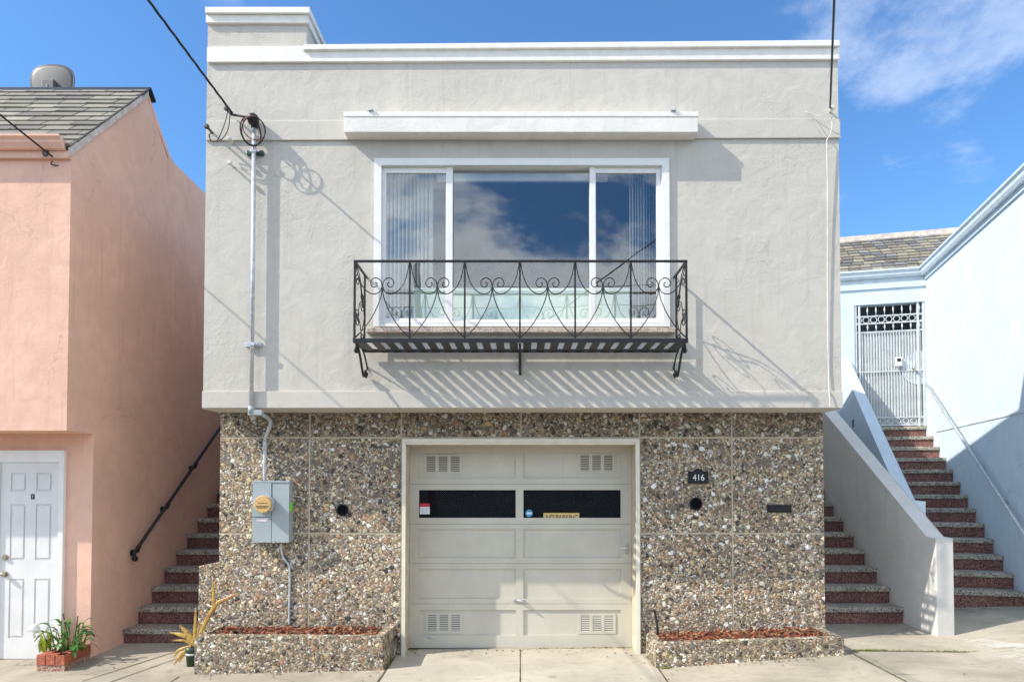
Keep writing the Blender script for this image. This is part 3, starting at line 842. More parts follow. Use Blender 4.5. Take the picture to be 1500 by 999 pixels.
# ------------------------------------------------------------------ meter, mast, wires
YM = 7.37
ms = thing('meter_box', onY(398, 795, YL), 'grey electric meter box with tan dial on the pebble wall', 'meter box')
r_ = R2(370, 704, 423.5, 794.5, YM); midx = onY(397.8, 750, YM).x
MB().box(r_[0], r_[1], YM+.012, YL-.001, r_[2], r_[3]-.02, .003).build('body', 'meter_grey', ms)
MB().box(r_[0]-.006, r_[1]+.006, YM-.008, YL-.001, r_[3]-.019, r_[3], .003).build('lid', 'meter_grey', ms)
zz = onY(384, 757, YM).z
MB().box(midx+.003, r_[1], YM, YM+.0115, r_[2], r_[3]-.0205, .002).build('cover', 'meter_grey', ms)
MB().box(r_[0], midx-.003, YM-.006, YM+.0115, zz+.003, r_[3]-.0205, .002).build('cover', 'meter_grey', ms)
MB().box(r_[0], midx-.003, YM, YM+.0115, r_[2], zz-.003, .002).build('cover', 'meter_grey', ms)
p = onY(384.2, 738.5, YM-.1)
mb = MB(); mb.cyl((p.x, YM-.01, p.z), (p.x, YM-.035, p.z), .103, 36); mb.cyl((p.x, YM-.035, p.z), (p.x, YM-.075, p.z), .093, 36)
dial = mb.build('meter_ring', 'galv', ms)
mb = MB(); mb.tube([(p.x, YM-.0755, p.z), (p.x, YM-.094, p.z), (p.x, YM-.098, p.z)], [.093, .092, .086], 36); mb.build('dial_face', 'dial_tan', dial)
mb = MB()
for k, (w, dz) in enumerate(((.045, .012), (.062, -.022), (.05, -.036))):
    n = 7 if k == 0 else 9
    for j in range(n):
        x = p.x-w+2*w*j/(n-1); mb.box(x-w*.09, x+w*.07, YM-.0995, YM-.0985, p.z+dz-.004, p.z+dz+.004+(.003 if j % 3 == 0 else 0))
mb.build('dial_print', 'black', dial)
q_ = R2(376, 760.5, 391, 763.5, YM); MB().box(q_[0], q_[1], YM-.0018, YM-.0005, q_[2], q_[3]).build('label_strip', 'pink_label', ms)
ga, gb = onX(424, 736, r_[1]), onX(429, 748, r_[1])
MB().box(r_[1]+.0005, r_[1]+.004, YM+.02, YM+.10, onY(426, 748, YM+.06).z, onY(426, 736, YM+.06).z).build('green_tag', 'lime', ms)
mb = MB(); mb.box(midx+.02, midx+.035, YM-.006, YM-.0005, r_[2]-.006, r_[2]+.02); mb.box(r_[0]+.08, r_[0]+.13, YM-.004, YM-.0005, r_[2]+.002, r_[2]+.016); mb.build('hasp', 'galv', ms)

mast = thing('service_mast', onY(372, 610, YU-.06), 'galvanised conduit mast standing up the grey wall to the wire loops', 'conduit')
xm = onY(370.5, 380, YU-.062).x; ym = YU-.062
zt_ = onY(373, 185, ym).z; zb_ = onY(368, 598, ym).z
MB().tube([(xm, ym, zb_), (xm, ym, zt_)], .0215, 16).build('pipe', 'galv', mast)
mb = MB(); mb.tube([(xm, ym, zb_+.02), (xm, ym, zb_-.05)], .032, 16); mb.box(xm-.03, xm+.12, ym-.022, ym+.03, zb_-.075, zb_-.02, .008); mb.build('elbow_fitting', 'meter_grey', mast)
xc = onY(388, 670, 7.45).x
mb = MB(); mb.tube(curve([(xm+.09, ym+.05, zb_-.06), (xm+.12, ym+.22, zb_-.12), (xc, YL-.05, zb_-.30), (xc, YL-.05, zb_-.45), (xc, YL-.05, onY(388, 704, YL-.05).z)], 6), .019, 14); mb.build('lower_pipe', 'galv', mast)
mb = MB(); mb.tube([(xc, YL-.05, onY(388, 660, YL-.05).z), (xc, YL-.05, onY(388, 644, YL-.05).z)], .024, 14); mb.build('coupling', 'galv', mast)
for py in (222, 504):
    z = onY(371, py, ym).z; mb = MB()
    mb.box(xm-.085, xm+.085, YU-.038, YU-.001, z-.022, z+.022, .003)
    mb.build('strap', M['galv'] if py > 300 else M['pot_green'], mast)
    mb = MB(); mb.box(xm-.034, xm+.034, ym-.026, ym-.0225, z-.015, z+.015); mb.box(xm+.034, xm+.06, ym-.02, ym-.012, z-.01, z+.01); mb.build('clamp', 'galv', mast)
mb = MB(); mb.sphere((xm+.0, ym-.03, zt_+.05), (.06, .075, .065)); mb.tube([(xm, ym, zt_-.02), (xm, ym, zt_+.03)], .032, 14); mb.build('weatherhead', 'black', mast)
# wire loops of the mast
hook = onY(338.5, 168, 7.0)
def oval(cx_, cy_, rx, ry, Y, rot, n=40, a0=0, a1=2*math.pi):
    out = []
    for i in range(n+1):
        a = a0+(a1-a0)*i/n; u, w = rx*math.cos(a), ry*math.sin(a)
        out.append(onY(cx_+u*math.cos(rot)-w*math.sin(rot), cy_+u*math.sin(rot)+w*math.cos(rot), Y+.045+.06*math.sin(a+.6)))
    return out
def wire(name, pts, r, mat, label, cat='wire', group=None, n=6):
    return tag(rebase(MB().tube(pts, r, n).build(name, mat)), label, cat, group)
wire('wire_loop', oval(367, 193, 14, 22, 6.95, -.35), .0075, 'cable', 'black wire loop hanging in front of the mast head')
wire('wire_loop', oval(372, 188, 15, 19, 6.92, -.7), .006, 'cable_red', 'rust red wire loop hanging in front of the mast head')
wire('wire_loop', oval(371, 192, 17, 21, 6.90, -.15), .006, 'cable', 'wide black wire loop around the mast top, outermost of the three')
wire('drip_wire', curve([hook, onY(350, 170, 6.98), onY(362, 172, 6.97), onY(371, 172, 7.03)], 6), .013, 'cable', 'thick black wire between the wall hook and the mast head')
# the service drop and its neighbours run to the pole across the street
POLE = Vector((-3.4, -8, 0))
def span(a, b, sag, n=40):
    out = []
    for i in range(n+1):
        t = i/n; p = a.lerp(b, t); p.z -= sag*4*t*(1-t); out.append(p)
    return out
def twist(pts, r, k, ph):
    out = []
    for i, p in enumerate(pts): out.append(p+Vector((math.cos(i*k+ph), 0, math.sin(i*k+ph)))*r)
    return out
def plane_end(pxa, pya, pxb, pyb, X, Y):
    """end point at X,Y in the vertical picture plane through two sighted points of a wire"""
    d1, d2 = ray(pxa, pya), ray(pxb, pyb); n = d1.cross(d2)
    z = -(n.x*X+n.y*Y)/n.z
    return Vector((X, Y, CAMZ+z))
A = onY(340, 166, 7.0); Bp = plane_end(340, 166, 218, 0, -3.4, -7.85)
s = span(A, Bp, .03, 220)
mb = MB()
for ph in (0, 2.1, 4.2): mb.tube(twist(s, .0065, .8, ph), .0062, 5)
tag(rebase(mb.build('service_drop', 'cable')), 'twisted black service cable rising from the grey wall to the upper left', 'cable')
A2 = onY(1216, 158, 7.04); B2 = plane_end(1216, 158, 1222, 0, -3.3, -7.9)
tag(rebase(MB().tube(span(A2, B2, .02, 60), .011, 6).build('phone_cable', 'cable')), 'straight black cable rising from the right corner of the grey house', 'cable')
YP = 7.21; XP = -4.76
A3 = onY(77, 230, YP-.10); B3 = plane_end(77, 230, 0, 168, -6.5, -8)
tag(rebase(MB().tube(span(A3, B3, .02, 60), .010, 6).build('phone_cable', 'cable')), 'straight black cable running up left from the pink wall', 'cable')
# small wall hardware
def hardware(name, px, py, Y, L, r, mat, label, cat, group=None):
    p = onY(px, py, Y); t_ = thing(name, (p.x, Y, p.z), label, cat, group)
    MB().tube([(p.x, Y-.001, p.z), (p.x, Y-L, p.z)], r, 8).build('shank', mat, t_)
    MB().tube([(p.x, Y-L, p.z), (p.x, Y-L-.02, p.z), (p.x, Y-L-.03, p.z)], [r*1.9, r*1.9, r*1.1], 12).build('head', mat, t_)
    return t_
hardware('wall_peg', 342, 211, YU, .09, .012, 'cable_white', 'upper pale peg sticking out of the wall left of the mast', 'peg', 'pegs left of the mast')
hardware('wall_peg', 342, 245, YU, .08, .012, 'cable_white', 'lower pale peg sticking out of the wall left of the mast', 'peg', 'pegs left of the mast')
hardware('cable_anchor', 311, 195, YU-.02, .12, .014, 'dish_grey', 'grey knob on the wall edge holding thin wire loops', 'insulator')
hardware('cable_anchor', 338, 168, YU-.02, .10, .012, 'dish_grey', 'wall knob where the twisted service cable ends', 'insulator')
hardware('cable_anchor', 1215, 164, YU, .06, .014, 'cable_white', 'wall knob at the right corner where the straight cable ends', 'insulator')
hardware('cable_anchor', 77, 232, YP, .09, .02, 'dish_grey', 'knob on the pink wall under the gutter', 'insulator')
wire('tail_wire', curve([onY(77, 236, YP-.09), onY(75, 241, YP-.08), onY(85, 243, YP-.06), onY(93, 244, YP-.01)]), .006, 'cable', 'short wire tail below the knob on the pink wall')
mb = MB()
mb.tube(curve([onY(334, 158, 7.0), onY(331, 175, 6.97), onY(325, 192, 6.97), onY(318, 206, 6.98), onY(309, 207, 7.02), onY(307, 199, 7.0)]), .005, 5)
mb.tube(curve([onY(337, 170, 7.0), onY(334, 190, 6.97), onY(325, 204, 6.97), onY(314, 208, 6.98), onY(306, 200, 7.02), onY(310, 194, 7.0)]), .005, 5)
tag(rebase(mb.build('wire_loop', 'cable')), 'thin drooping wires between the service hook and the edge knob', 'wire')
mb = MB()
mb.tube(curve([onY(1215, 165, 7.02), onY(1205, 169, 7.03), onY(1195, 170, 7.06), onY(1180, 164, 7.08), onY(1190, 172, 7.07), onY(1203, 190, 7.07), onY(1212, 203, 7.07)]), .005, 5)
mb.tube(curve([onY(1218, 170, 7.04), onY(1219, 185, 7.05), onY(1216, 198, 7.06), onY(1212, 204, 7.07), onY(1211, 212, 7.07), onY(1212, 260, 7.08), onY(1212, 330, 7.09), onY(1212, 405, 7.095), onY(1212.5, 480, 7.10), onY(1214, 560, 7.10), onY(1215, 578, 7.06), onY(1216, 597, 7.05)]), .006, 6)
tag(rebase(mb.build('wall_cable', 'cable_white')), 'thin white cable looping and dropping down the right edge of the grey wall', 'cable')
cp = [onY(412, 795, YL-.04), onY(412, 806, YL-.03), onY(415, 817, YL-.02), onY(423, 828, YL-.015), onY(424.5, 845, YL-.012), onY(424, 880, YL-.012), onY(423.5, 915, YL-.012)]
wire('conduit', curve(cp), .012, 'galv', 'thin grey conduit running from the meter box into the planter', 'conduit', None, 8)

# ------------------------------------------------------------------ planters
def planter(x0, x1, yf, zl, zr_, label, wt=.085, side_l=0):
    mb = MB(); lo = -.35
    def zt(x): return zl+(zr_-zl)*(x-x0)/(x1-x0)
    def wallseg(xa, xb, ya, yb):
        vs = [mb.v(p) for p in ((xa,ya,lo),(xb,ya,lo),(xb,yb,lo),(xa,yb,lo),(xa,ya,zt(xa)),(xb,ya,zt(xb)),(xb,yb,zt(xb)),(xa,yb,zt(xa)))]
        fs = [mb.bm.faces.new([vs[i] for i in q]) for q in ((0,3,2,1),(4,5,6,7),(0,1,5,4),(1,2,6,5),(2,3,7,6),(3,0,4,7))]
    # one U-shaped ring as a single surface
    outp = [(x0, YL-.001), (x0, yf), (x1, yf), (x1, YL-.001)]; inn = [(x0+wt, YL-.001), (x0+wt, yf+wt), (x1-wt, yf+wt), (x1-wt, YL-.001)]
    T = lambda p: (p[0], p[1], zt(p[0])); Bm = lambda p: (p[0], p[1], lo)
    for i in range(3):
        mb.face([T(outp[i]), T(outp[i+1]), T(inn[i+1]), T(inn[i])]); mb.face([Bm(outp[i]), Bm(outp[i+1]), T(outp[i+1]), T(outp[i])]); mb.face([Bm(inn[i]), Bm(inn[i+1]), T(inn[i+1]), T(inn[i])])
    mb.face([T(outp[0]), T(inn[0]), Bm(inn[0]), Bm(outp[0])]); mb.face([T(outp[3]), T(inn[3]), Bm(inn[3]), Bm(outp[3])])
    bmesh.ops.remove_doubles(mb.bm, verts=mb.bm.verts, dist=1e-5)
    es = [e for e in mb.bm.edges if len(e.link_faces) == 2 and e.calc_face_angle(0) > .5]
    bmesh.ops.bevel(mb.bm, geom=es, offset=.012, segments=2, affect='EDGES')
    bmesh.ops.subdivide_edges(mb.bm, edges=[e for e in mb.bm.edges if e.calc_length() > .3], cuts=10, use_grid_fill=True)
    t_ = thing('planter', ((x0+x1)/2, (yf+YL)/2, h((x0+x1)/2, yf)), label, 'planter')
    mb.build('planter_wall', 'agg_planter', t_)
    MB().prism([(x0+wt+.001, yf+wt+.001, zl-.12), (x1-wt-.001, yf+wt+.001, zr_-.12), (x1-wt-.001, YL-.002, zr_-.10), (x0+wt+.001, YL-.002, zl-.10)], (0, 0, -.06)).build('soil', 'dirt', t_)
    # mulch
    mb = MB(); lay = mb.bm.loops.layers.float_color.new('tint')
    pal = [(.20, .055, .028), (.27, .085, .045), (.14, .045, .025), (.36, .15, .08), (.10, .05, .03), (.42, .24, .14)]
    for k in range(1700):
        x = random.uniform(x0+wt+.02, x1-wt-.02); y = random.uniform(yf+wt+.015, YL-.03)
        z = zt(x)-.035+random.uniform(-.035, .02)+.03*(y-yf)
        L, w, a, tl = random.choice((.012, .02, .03, .045, .06))*random.uniform(.7, 1.2), random.uniform(.004, .015), random.uniform(0, 6.3), random.uniform(-.5, .5)
        d = Vector((math.cos(a), math.sin(a), tl)).normalized()*L; q2 = Vector((-math.sin(a), math.cos(a), random.uniform(-.4, .4)))*w; c = Vector((x, y, z)); n = Vector((0, 0, .005))
        if not (x0+wt < c.x-abs(d.x)-abs(q2.x) and c.x+abs(d.x)+abs(q2.x) < x1-wt and c.y-abs(d.y)-abs(q2.y) > yf+wt and c.y+abs(d.y)+abs(q2.y) < YL-.004): continue
        cc = random.choice(pal)
        t4 = [c-d-q2+n, c+d-q2+n, c+d+q2+n, c-d+q2+n]; b4 = [p-2*n for p in t4]
        T4 = [mb.v(p) for p in t4]; B4 = [mb.v(p) for p in b4]
        fs = [mb.bm.faces.new(T4)]+[mb.bm.faces.new([T4[i], B4[i], B4[(i+1)%4], T4[(i+1)%4]]) for i in range(4)]
        for f in fs:
            for l in f.loops: l[lay] = (*cc, 1)
    ob = mb.build('mulch', 'mulch'); rebase(ob)
    return t_, ob
pl, mu = planter(onY(284, 950, 6.97).x, onY(562.5, 950, 6.97).x, 6.97, .325, .325, 'pebble-faced planter box left of the garage with red mulch')
tag(mu, 'red bark mulch filling the planter left of the garage', 'mulch', kind='stuff')
pr_, mu = planter(onY(961, 950, 6.93).x, onY(1237.5, 950, 6.93).x, 6.93, .255, .325, 'low pebble-faced planter box right of the garage with red mulch')
tag(mu, 'red bark mulch filling the planter right of the garage', 'mulch', kind='stuff')
# pebble pier by the left stairs
a = onY(296, 830, 7.7); 
ob = MB().prism([(a.x, 7.62, -.35), (LX0-.003, 7.62, -.35), (LX0-.003, 7.62, onY(320, 822, 7.62).z), (a.x, 7.62, onY(296, 829, 7.62).z)], (0, .5, 0), .01).build('pebble_pier', 'agg_planter')
rebase(ob); tag(ob, 'low pebble pier joining the wall beside the left stairs', 'pier')
# iron stake in the right planter
p = onY(963, 918, 7.35); ob = MB().tube(curve([p-Vector((0, 0, .08)), p, onY(960, 900, 7.38), onY(958, 893, 7.38)]), .014, 8).build('pipe_stub', 'iron'); rebase(ob); tag(ob, 'short dark pipe stub poking out of the right planter', 'pipe')

# ------------------------------------------------------------------ stairs
def stairs(name, x0, x1, y0, z0, run, rise, n, label, mtx=None, back=None):
    base = Vector(((x0+x1)/2, y0, z0));
    if mtx is not None: base = mtx @ base
    t_ = thing(name, base, label, 'stairs')
    for k in range(n):
        zt_ = z0+rise*(k+1); y = y0+run*k
        MB(mtx).box(x0, x1, y, y+run+.02, zt_-.062, zt_, .012).build('tread', 'tread_grey', t_)
        MB(mtx).box(x0+.001, x1-.001, y+.03, y+run+.025, z0+rise*k-(.25 if k == 0 else .0005), zt_-.0625).build('riser', 'riser_red', t_)
    return t_
# left flight: pink wall plane XP
mL = XP/-4.33
y0L = 4.33/.5797*mL; runL, riseL = .281*mL, .187*mL
stairs('staircase', XP+.002, LX0-.004+.0, y0L, onX(182.5, 945, XP).z, runL, riseL, 16, 'terrazzo stairs with maroon risers climbing between pink and grey houses')
XS = 4.63; mR = XS/4.33
y0R = 4.33/.560*mR; runR, riseR = .2815*mR, .190*mR
stairs('staircase', LX1+.004, XS-.002, y0R, onX(1322, 913, XS).z, runR, riseR, 15, 'terrazzo stairs with maroon risers directly right of the grey house')
# grey cheek wall of the right flight
pe = onX(1373, 935, XS); pf = onX(1357, 786.5, XS); pt = onX(1207.6, 604, XS)
zf = pf.z
poly = [(XS, pe.y, -.2), (XS, pe.y, zf), (XS, pf.y, zf), (XS, pt.y, pt.z), (XS, 13.2, pt.z+(13.2-pt.y)*.66), (XS, 13.2, -.2)]
ob = MB().prism(poly, (.195, 0, 0), .008).build('stair_wall', 'stucco_stair'); rebase(ob)
tag(ob, 'pale grey stucco stair wall with sloping top beside the terrazzo stairs', 'wall')

# ------------------------------------------------------------------ BLUE HOUSE (turned 14.5 degrees)
mB = 1.07
ang = math.atan(.259)
Yg = 11.28*mB; Og = Vector((3.83*mB+.259*Yg, Yg, 0))
MT = Matrix.Translation(Og) @ Matrix.Rotation(-ang, 4, 'Z')
MI = MT.inverted()
def onB(px, py, xl=0.0):
    """pixel on the plane local x = xl"""
    o_ = MI @ CAM; d = MI.to_3x3() @ ray(px, py)
    return o_ + d*((xl-o_.x)/d.x)
def onG(px, py, yl=0.0):
    o_ = MI @ CAM; d = MI.to_3x3() @ ray(px, py)
    return o_ + d*((yl-o_.y)/d.y)
bh = thing('blue_house', MT @ Vector((0, 0, .3)), 'pale blue stucco house with a shingled entry roof, rightmost of the houses', 'house')
zg0 = onB(1358, 624).z; zg1 = onB(1358, 440).z; gl = onG(1252, 500).x
ze = onB(1350, 400).z
mb = MB(MT); mb.wall(-4.0, -.001, -.4, ze-.06, 0, .2, [(gl, -.02, zg0-.32, zg1)]); mb.build('entry_wall', 'stucco_blue', bh)
mb = MB(MT); mb.box(0, .25, -6.5, 6, -.4, ze-.06); mb.build('side_wall', 'stucco_blue', bh)
mb = MB(MT); mb.box(-4, -.001, 1.6, 1.75, -.4, ze-.07); mb.box(-4, -3.9, .201, 1.59, -.4, ze-.07); mb.box(-4, -.001, .201, 1.59, zg0-.2, zg0-.03); mb.build('porch_wall', 'stucco_blue', bh)
mb = MB(MT); mb.box(-3.89, -.01, .202, 1.59, ze-.2, ze-.12); mb.build('porch_ceiling', 'stucco_blue', bh)
# gutters with a stepped profile
def gutter(mb, p0, p1, out):
    p0, p1, out = Vector(p0), Vector(p1), Vector(out)
    prof = [(0, -.12), (.05, -.12), (.075, -.08), (.08, -.035), (.11, -.01), (.11, .02), (.095, .02), (.085, .0), (0, .0)]
    pts = [p0+out*a+Vector((0, 0, b)) for a, b in prof]
    mb.prism(pts, p1-p0)
mb = MB(MT); gutter(mb, (-4, -.03, ze), (-.03, -.03, ze), (0, -1, 0)); gutter(mb, (-.03, -.03, ze+.001), (-.03, -6.5, ze+.001), (-1, 0, 0)); mb.build('gutter', 'blue_trim', bh)
mb = MB(MT); mb.box(-4, -.001, -.028, -.001, ze-.30, ze-.001); mb.box(-.028, -.001, -6.5, -.03, ze-.19, ze-.002); mb.build('fascia', 'blue_trim', bh)
mb = MB(MT); mb.prism([(-.1, -6.5, ze+.01), (3, -6.5, ze+.45), (3, -6.5, ze+.40), (-.1, -6.5, ze-.04)], (0, 6.3, 0)); mb.build('side_roof', 'asphalt', bh)
def shingles(E0, E1, R0, R1, n, tabw, pal, mtx=None, thick=.014, jitter=True):
    mb = MB(mtx); lay = mb.bm.loops.layers.float_color.new('tint')
    E0, E1, R0, R1 = map(Vector, (E0, E1, R0, R1)); nrm = (E1-E0).cross(R0-E0).normalized()
    if nrm.z < 0: nrm = -nrm
    wtot = (E1-E0).length; nt = int(wtot/tabw)+2
    for j in range(n):
        a, b = j/n, min(1, (j+1.12)/n); off = random.random()
        for k in range(-1, nt):
            u0, u1 = (k+off)*tabw/wtot, (k+1+off)*tabw/wtot-.016/wtot
            if jitter:
                u0 += random.uniform(-.2, .2)*tabw/wtot*.0
            u0, u1 = max(0, u0), min(1, u1)
            if u1-u0 < .002: continue
            lo0, lo1 = E0.lerp(E1, u0), E0.lerp(E1, u1); hi0, hi1 = R0.lerp(R1, u0), R0.lerp(R1, u1)
            lift = random.choice((0, 0, 0, .004, .008)); dz = random.uniform(-.03, .03)/n
            p = [lo0.lerp(hi0, a+dz)+nrm*(thick+.012+lift), lo1.lerp(hi1, a+dz)+nrm*(thick+.012+lift*.4), lo1.lerp(hi1, b)+nrm*.010, lo0.lerp(hi0, b)+nrm*.010]
            q = [lo0.lerp(hi0, a+dz)+nrm*.004, lo1.lerp(hi1, a+dz)+nrm*.004]
            c = random.choice(pal); f_ = random.uniform(.85, 1.12); c = tuple(x*f_ for x in c)
            V = [mb.v(x) for x in p]; W = [mb.v(x) for x in q]
            fs = [mb.bm.faces.new(V), mb.bm.faces.new([W[0], W[1], V[1], V[0]]), mb.bm.faces.new([W[0], V[0], V[3]]), mb.bm.faces.new([W[1], V[2], V[1]])]
            for f in fs:
                for l in f.loops: l[lay] = (*c, 1)
    return mb
slate = [(.30, .28, .21), (.16, .155, .15), (.20, .19, .17), (.25, .235, .19), (.15, .145, .14), (.33, .30, .22), (.24, .24, .24), (.29, .26, .20), (.34, .32, .25), (.20, .20, .21)]
zr2 = ze+1.12; yr2 = 1.55
roof_o = shingles((-4, -.12, ze), (3.0, -.12, ze), (-4, yr2, zr2), (3.0, yr2, zr2), 11, .19, slate, MT).build('roof', 'shingle', bh)
MB(MT).prism([(-4, -.10, ze-.01), (-4, yr2, zr2-.01), (-4, yr2, ze-.01)], (7, 0, 0)).build('roof_core', 'asphalt', bh)
MB(MT).box(-4, 3.0, yr2-.03, yr2+.2, zr2-.02, zr2+.10, .01).build('ridge_cap', 'rake', bh)
p0, p1 = onB(1372, 634), onB(1500, 600)
MB(MT).box(-.012, -.001, -6.5, p0.y, (p0.z+p1.z)/2-.012, (p0.z+p1.z)/2+.012).build('wall_ledge', 'blue_trim', bh)
# stairs of the blue house
swid = 1.17*mB
nB = 13; yb0 = -3.38*mB; zb0 = onB(1500, 890).z
riseB = (zg0-zb0)/nB; runB = -yb0/(nB-1)*1.0
stairs('staircase', -swid, -.002, yb0, zb0, runB, riseB, nB, 'long terrazzo stairs climbing to the metal gate of the blue house', MT)
# blue stair wall
xw = -swid-.003; th2 = .165
pA = onB(1356, 734, xw); yA = pA.y; zA = pA.z; yB2 = yA+.42
pC = onB(1260, 560, xw)
sl = (pC.z-zA)/(pC.y-yB2)
ob = MB(MT).prism([(xw, yA, -.2), (xw, yA, zA), (xw, yB2, zA), (xw, -.002, zA+sl*(-.002-yB2)), (xw, -.002, -.2)], (-th2, 0, 0), .008).build('stair_wall', 'stucco_blue')
rebase(ob); tag(ob, 'pale blue stucco stair wall with sloping top below the metal gate', 'wall')
pv = onB(1250, 620, xw-th2); mb = MB(MT); mb.box(xw-th2-.012, xw-th2-.001, pv.y-.05, pv.y+.05, pv.z-.06, pv.z+.06, .003)
ob = mb.build('wall_vent', 'dish_grey'); rebase(ob); tag(ob, 'small grey vent on the blue stair wall', 'vent')
# gate
gt = thing('metal_gate', MT @ Vector(((gl-.02)/2, 0, zg0)), 'grey metal security gate with ring borders at the top of blue stairs', 'gate')
Hg = zg1-zg0; g0, g1 = gl+.012, -.03; yG = .03
fz = lambda f: zg0+f*Hg
xr_, xl_ = onG(1346, 540).x, onG(1260, 540).x
for x in (g0+.012, xl_, xr_, g1-.012): MB(MT).box(x-.016, x+.016, yG-.016, yG+.016, zg0+.001, zg1-.004).build('gate_post', 'gate_paint', gt)
for f in (.012, .075, .45, .775, .845, .905): MB(MT).box(g0, g1, yG-.011, yG+.011, fz(f)-.011, fz(f)+.011).build('gate_rail', 'gate_paint', gt)
nb = int((g1-g0)/.046)
for k in range(nb):
    x = g0+(k+.5)*(g1-g0)/nb
    mb = MB(MT); mb.box(x-.006, x+.006, yG-.006, yG+.006, fz(.08), fz(.77))
    if k % 3 == 1:
        mb.tube([(x, yG, fz(.78)), (x, yG, fz(.80)), (x, yG, fz(.815)), (x, yG, fz(.84))], [.006, .007, .017, .003], 6)
        mb.tube([(x, yG, fz(.91)), (x, yG, fz(.935)), (x, yG, fz(.95)), (x, yG, fz(.985))], [.006, .007, .016, .002], 6)
    mb.build('gate_bar', 'gate_paint', gt)
nr_ = int((g1-g0)/.122)
for f in (.875, .044):
    for k in range(nr_):
        x = g0+(k+.5)*(g1-g0)/nr_; rr = .052 if f > .5 else .046
        mb = MB(MT); mb.tube([(x+rr*math.cos(a), yG, fz(f)+rr*math.sin(a)) for a in [2*math.pi*i/20 for i in range(20)]], .007, 6, closed=True); mb.build('gate_ring', 'gate_paint', gt)
MB(MT).box(g0, g1, yG+.03, yG+.036, fz(.01), fz(.775)).build('screen_sheet', 'gate_sheet', gt)
pk = onG(1348, 538); n = 32
mb = MB(MT); rr = .30
pts = [(max(min(pk.x+rr*math.cos(2*math.pi*i/n), g1), g0), yG+.014, pk.z+rr*math.sin(2*math.pi*i/n)) for i in range(n)]
pp = []
for q2 in pts:
    if not pp or (Vector(q2)-Vector(pp[-1])).length > 1e-4: pp.append(q2)
mb.prism(pp, (0, .008, 0)); mb.build('lock_shield', m_plain('shield', (.74, .77, .78), .5), gt)
pk = onG(1316, 530); mb = MB(MT); mb.box(pk.x-.05, pk.x+.05, yG-.07, yG-.018, pk.z-.08, pk.z+.08, .006); lb = mb.build('lock_box', 'white_vinyl', gt)
mb = MB(MT); mb.box(pk.x-.03, pk.x+.03, yG-.075, yG-.0705, pk.z-.0, pk.z+.055); mb.build('keypad', 'black', lb)
pk = onG(1338, 540); mb = MB(MT); mb.sphere((pk.x, yG-.06, pk.z), .03); mb.cyl((pk.x, yG-.06, pk.z), (pk.x, yG-.01, pk.z), .015); mb.build('door_knob', 'knob', gt)
# right handrail
hr = thing('handrail', MT @ Vector((-.07, -1, zg0)), 'grey pipe handrail on the pale blue wall beside the long stairs', 'handrail')
ha, hb = onB(1357, 562, -.08), onB(1498, 778, -.08); hd = (hb-ha).normalized()
MB(MT).tube([ha-hd*.05, hb+hd*.6], .021, 12).build('rail', 'galv', hr)
for px_, py_ in ((1381, 599), (1433, 677), (1466, 727), (1498, 775)):
    p = onB(px_, py_, -.08); mb = MB(MT); mb.tube(curve([(-.08, p.y, p.z), (-.078, p.y, p.z-.05), (-.03, p.y, p.z-.07), (-.001, p.y, p.z-.07)]), .010, 8); mb.tube([(-.012, p.y, p.z-.07), (-.001, p.y, p.z-.07)], .035, 12); mb.build('rail_bracket', 'galv', hr)

# ------------------------------------------------------------------ PINK HOUSE
ph = thing('pink_house', (-6.5, 7.6, -.06), 'salmon pink stucco house with shingled roof and white door, leftmost of the houses', 'house')
e1 = onX(105, 212, XP); bb = onX(97.5, 630.5, XP); bi = onX(137, 637, XP); rg = onX(215.5, 132, XP); k1 = onX(249, 228, XP); k2 = onX(300, 283, XP)
YP = bb.y; YPL = bi.y; zbay = bb.z
ztop2 = k2.z
poly = [(XP, YPL, -.4), (XP, YPL, zbay), (XP, YP, zbay), (XP, YP, e1.z), (XP, rg.y, rg.z), (XP, k1.y, k1.z), (XP, k1.y+.12, k1.z-.05), (XP, k2.y, k2.z), (XP, 16, k2.z-.1), (XP, 16, -.4)]
MB().prism(poly, (-5, 0, 0)).build('wall', 'stucco_pink', ph)
# corner lines of the parapet on the gable
mb = MB(); mb.tube([(XP+.002, rg.y+.02, rg.z-.10), (XP+.002, k1.y-.06, k1.z-.06)], .008, 5); mb.build('gable_bead', 'stucco_pink', ph)
eY = YP-.05; sl2 = (rg.z-e1.z)/(rg.y-YP)
grey_sh = [(.26, .25, .215), (.30, .285, .24), (.22, .21, .185), (.27, .255, .215), (.33, .31, .26)]
eZ = e1.z-sl2*.05
shingles((XP-5, eY, eZ+.0), (XP+.03, eY, eZ+.0), (XP-5, rg.y, rg.z), (XP+.03, rg.y, rg.z), 13, .33, grey_sh).build('roof', 'shingle', ph)
MB().prism([(XP-.001, YP-.05, eZ+.002), (XP-.001, rg.y, rg.z+.002), (XP-.001, rg.y, rg.z-.02), (XP-.001, YP-.05, eZ-.02)], (-5, 0, 0)).build('roof_deck', 'asphalt', ph)
mb = MB(); mb.prism([(XP+.0005, YP-.05, eZ-.01), (XP+.0005, rg.y, rg.z-.01), (XP+.0005, rg.y, rg.z-.085), (XP+.0005, YP-.05, eZ-.10)], (.022, 0, 0)); mb.build('rake_board', 'rake', ph)
mb = MB(); mb.prism([(XP+.05, rg.y-.16, rg.z-.145), (XP+.05, rg.y, rg.z+.035), (XP+.05, rg.y+.12, rg.z-.07), (XP+.05, rg.y+.12, rg.z-.10), (XP+.05, rg.y, rg.z+.012), (XP+.05, rg.y-.16, rg.z-.165)], (-5, 0, 0)); mb.build('ridge_cap', M['black'], ph)
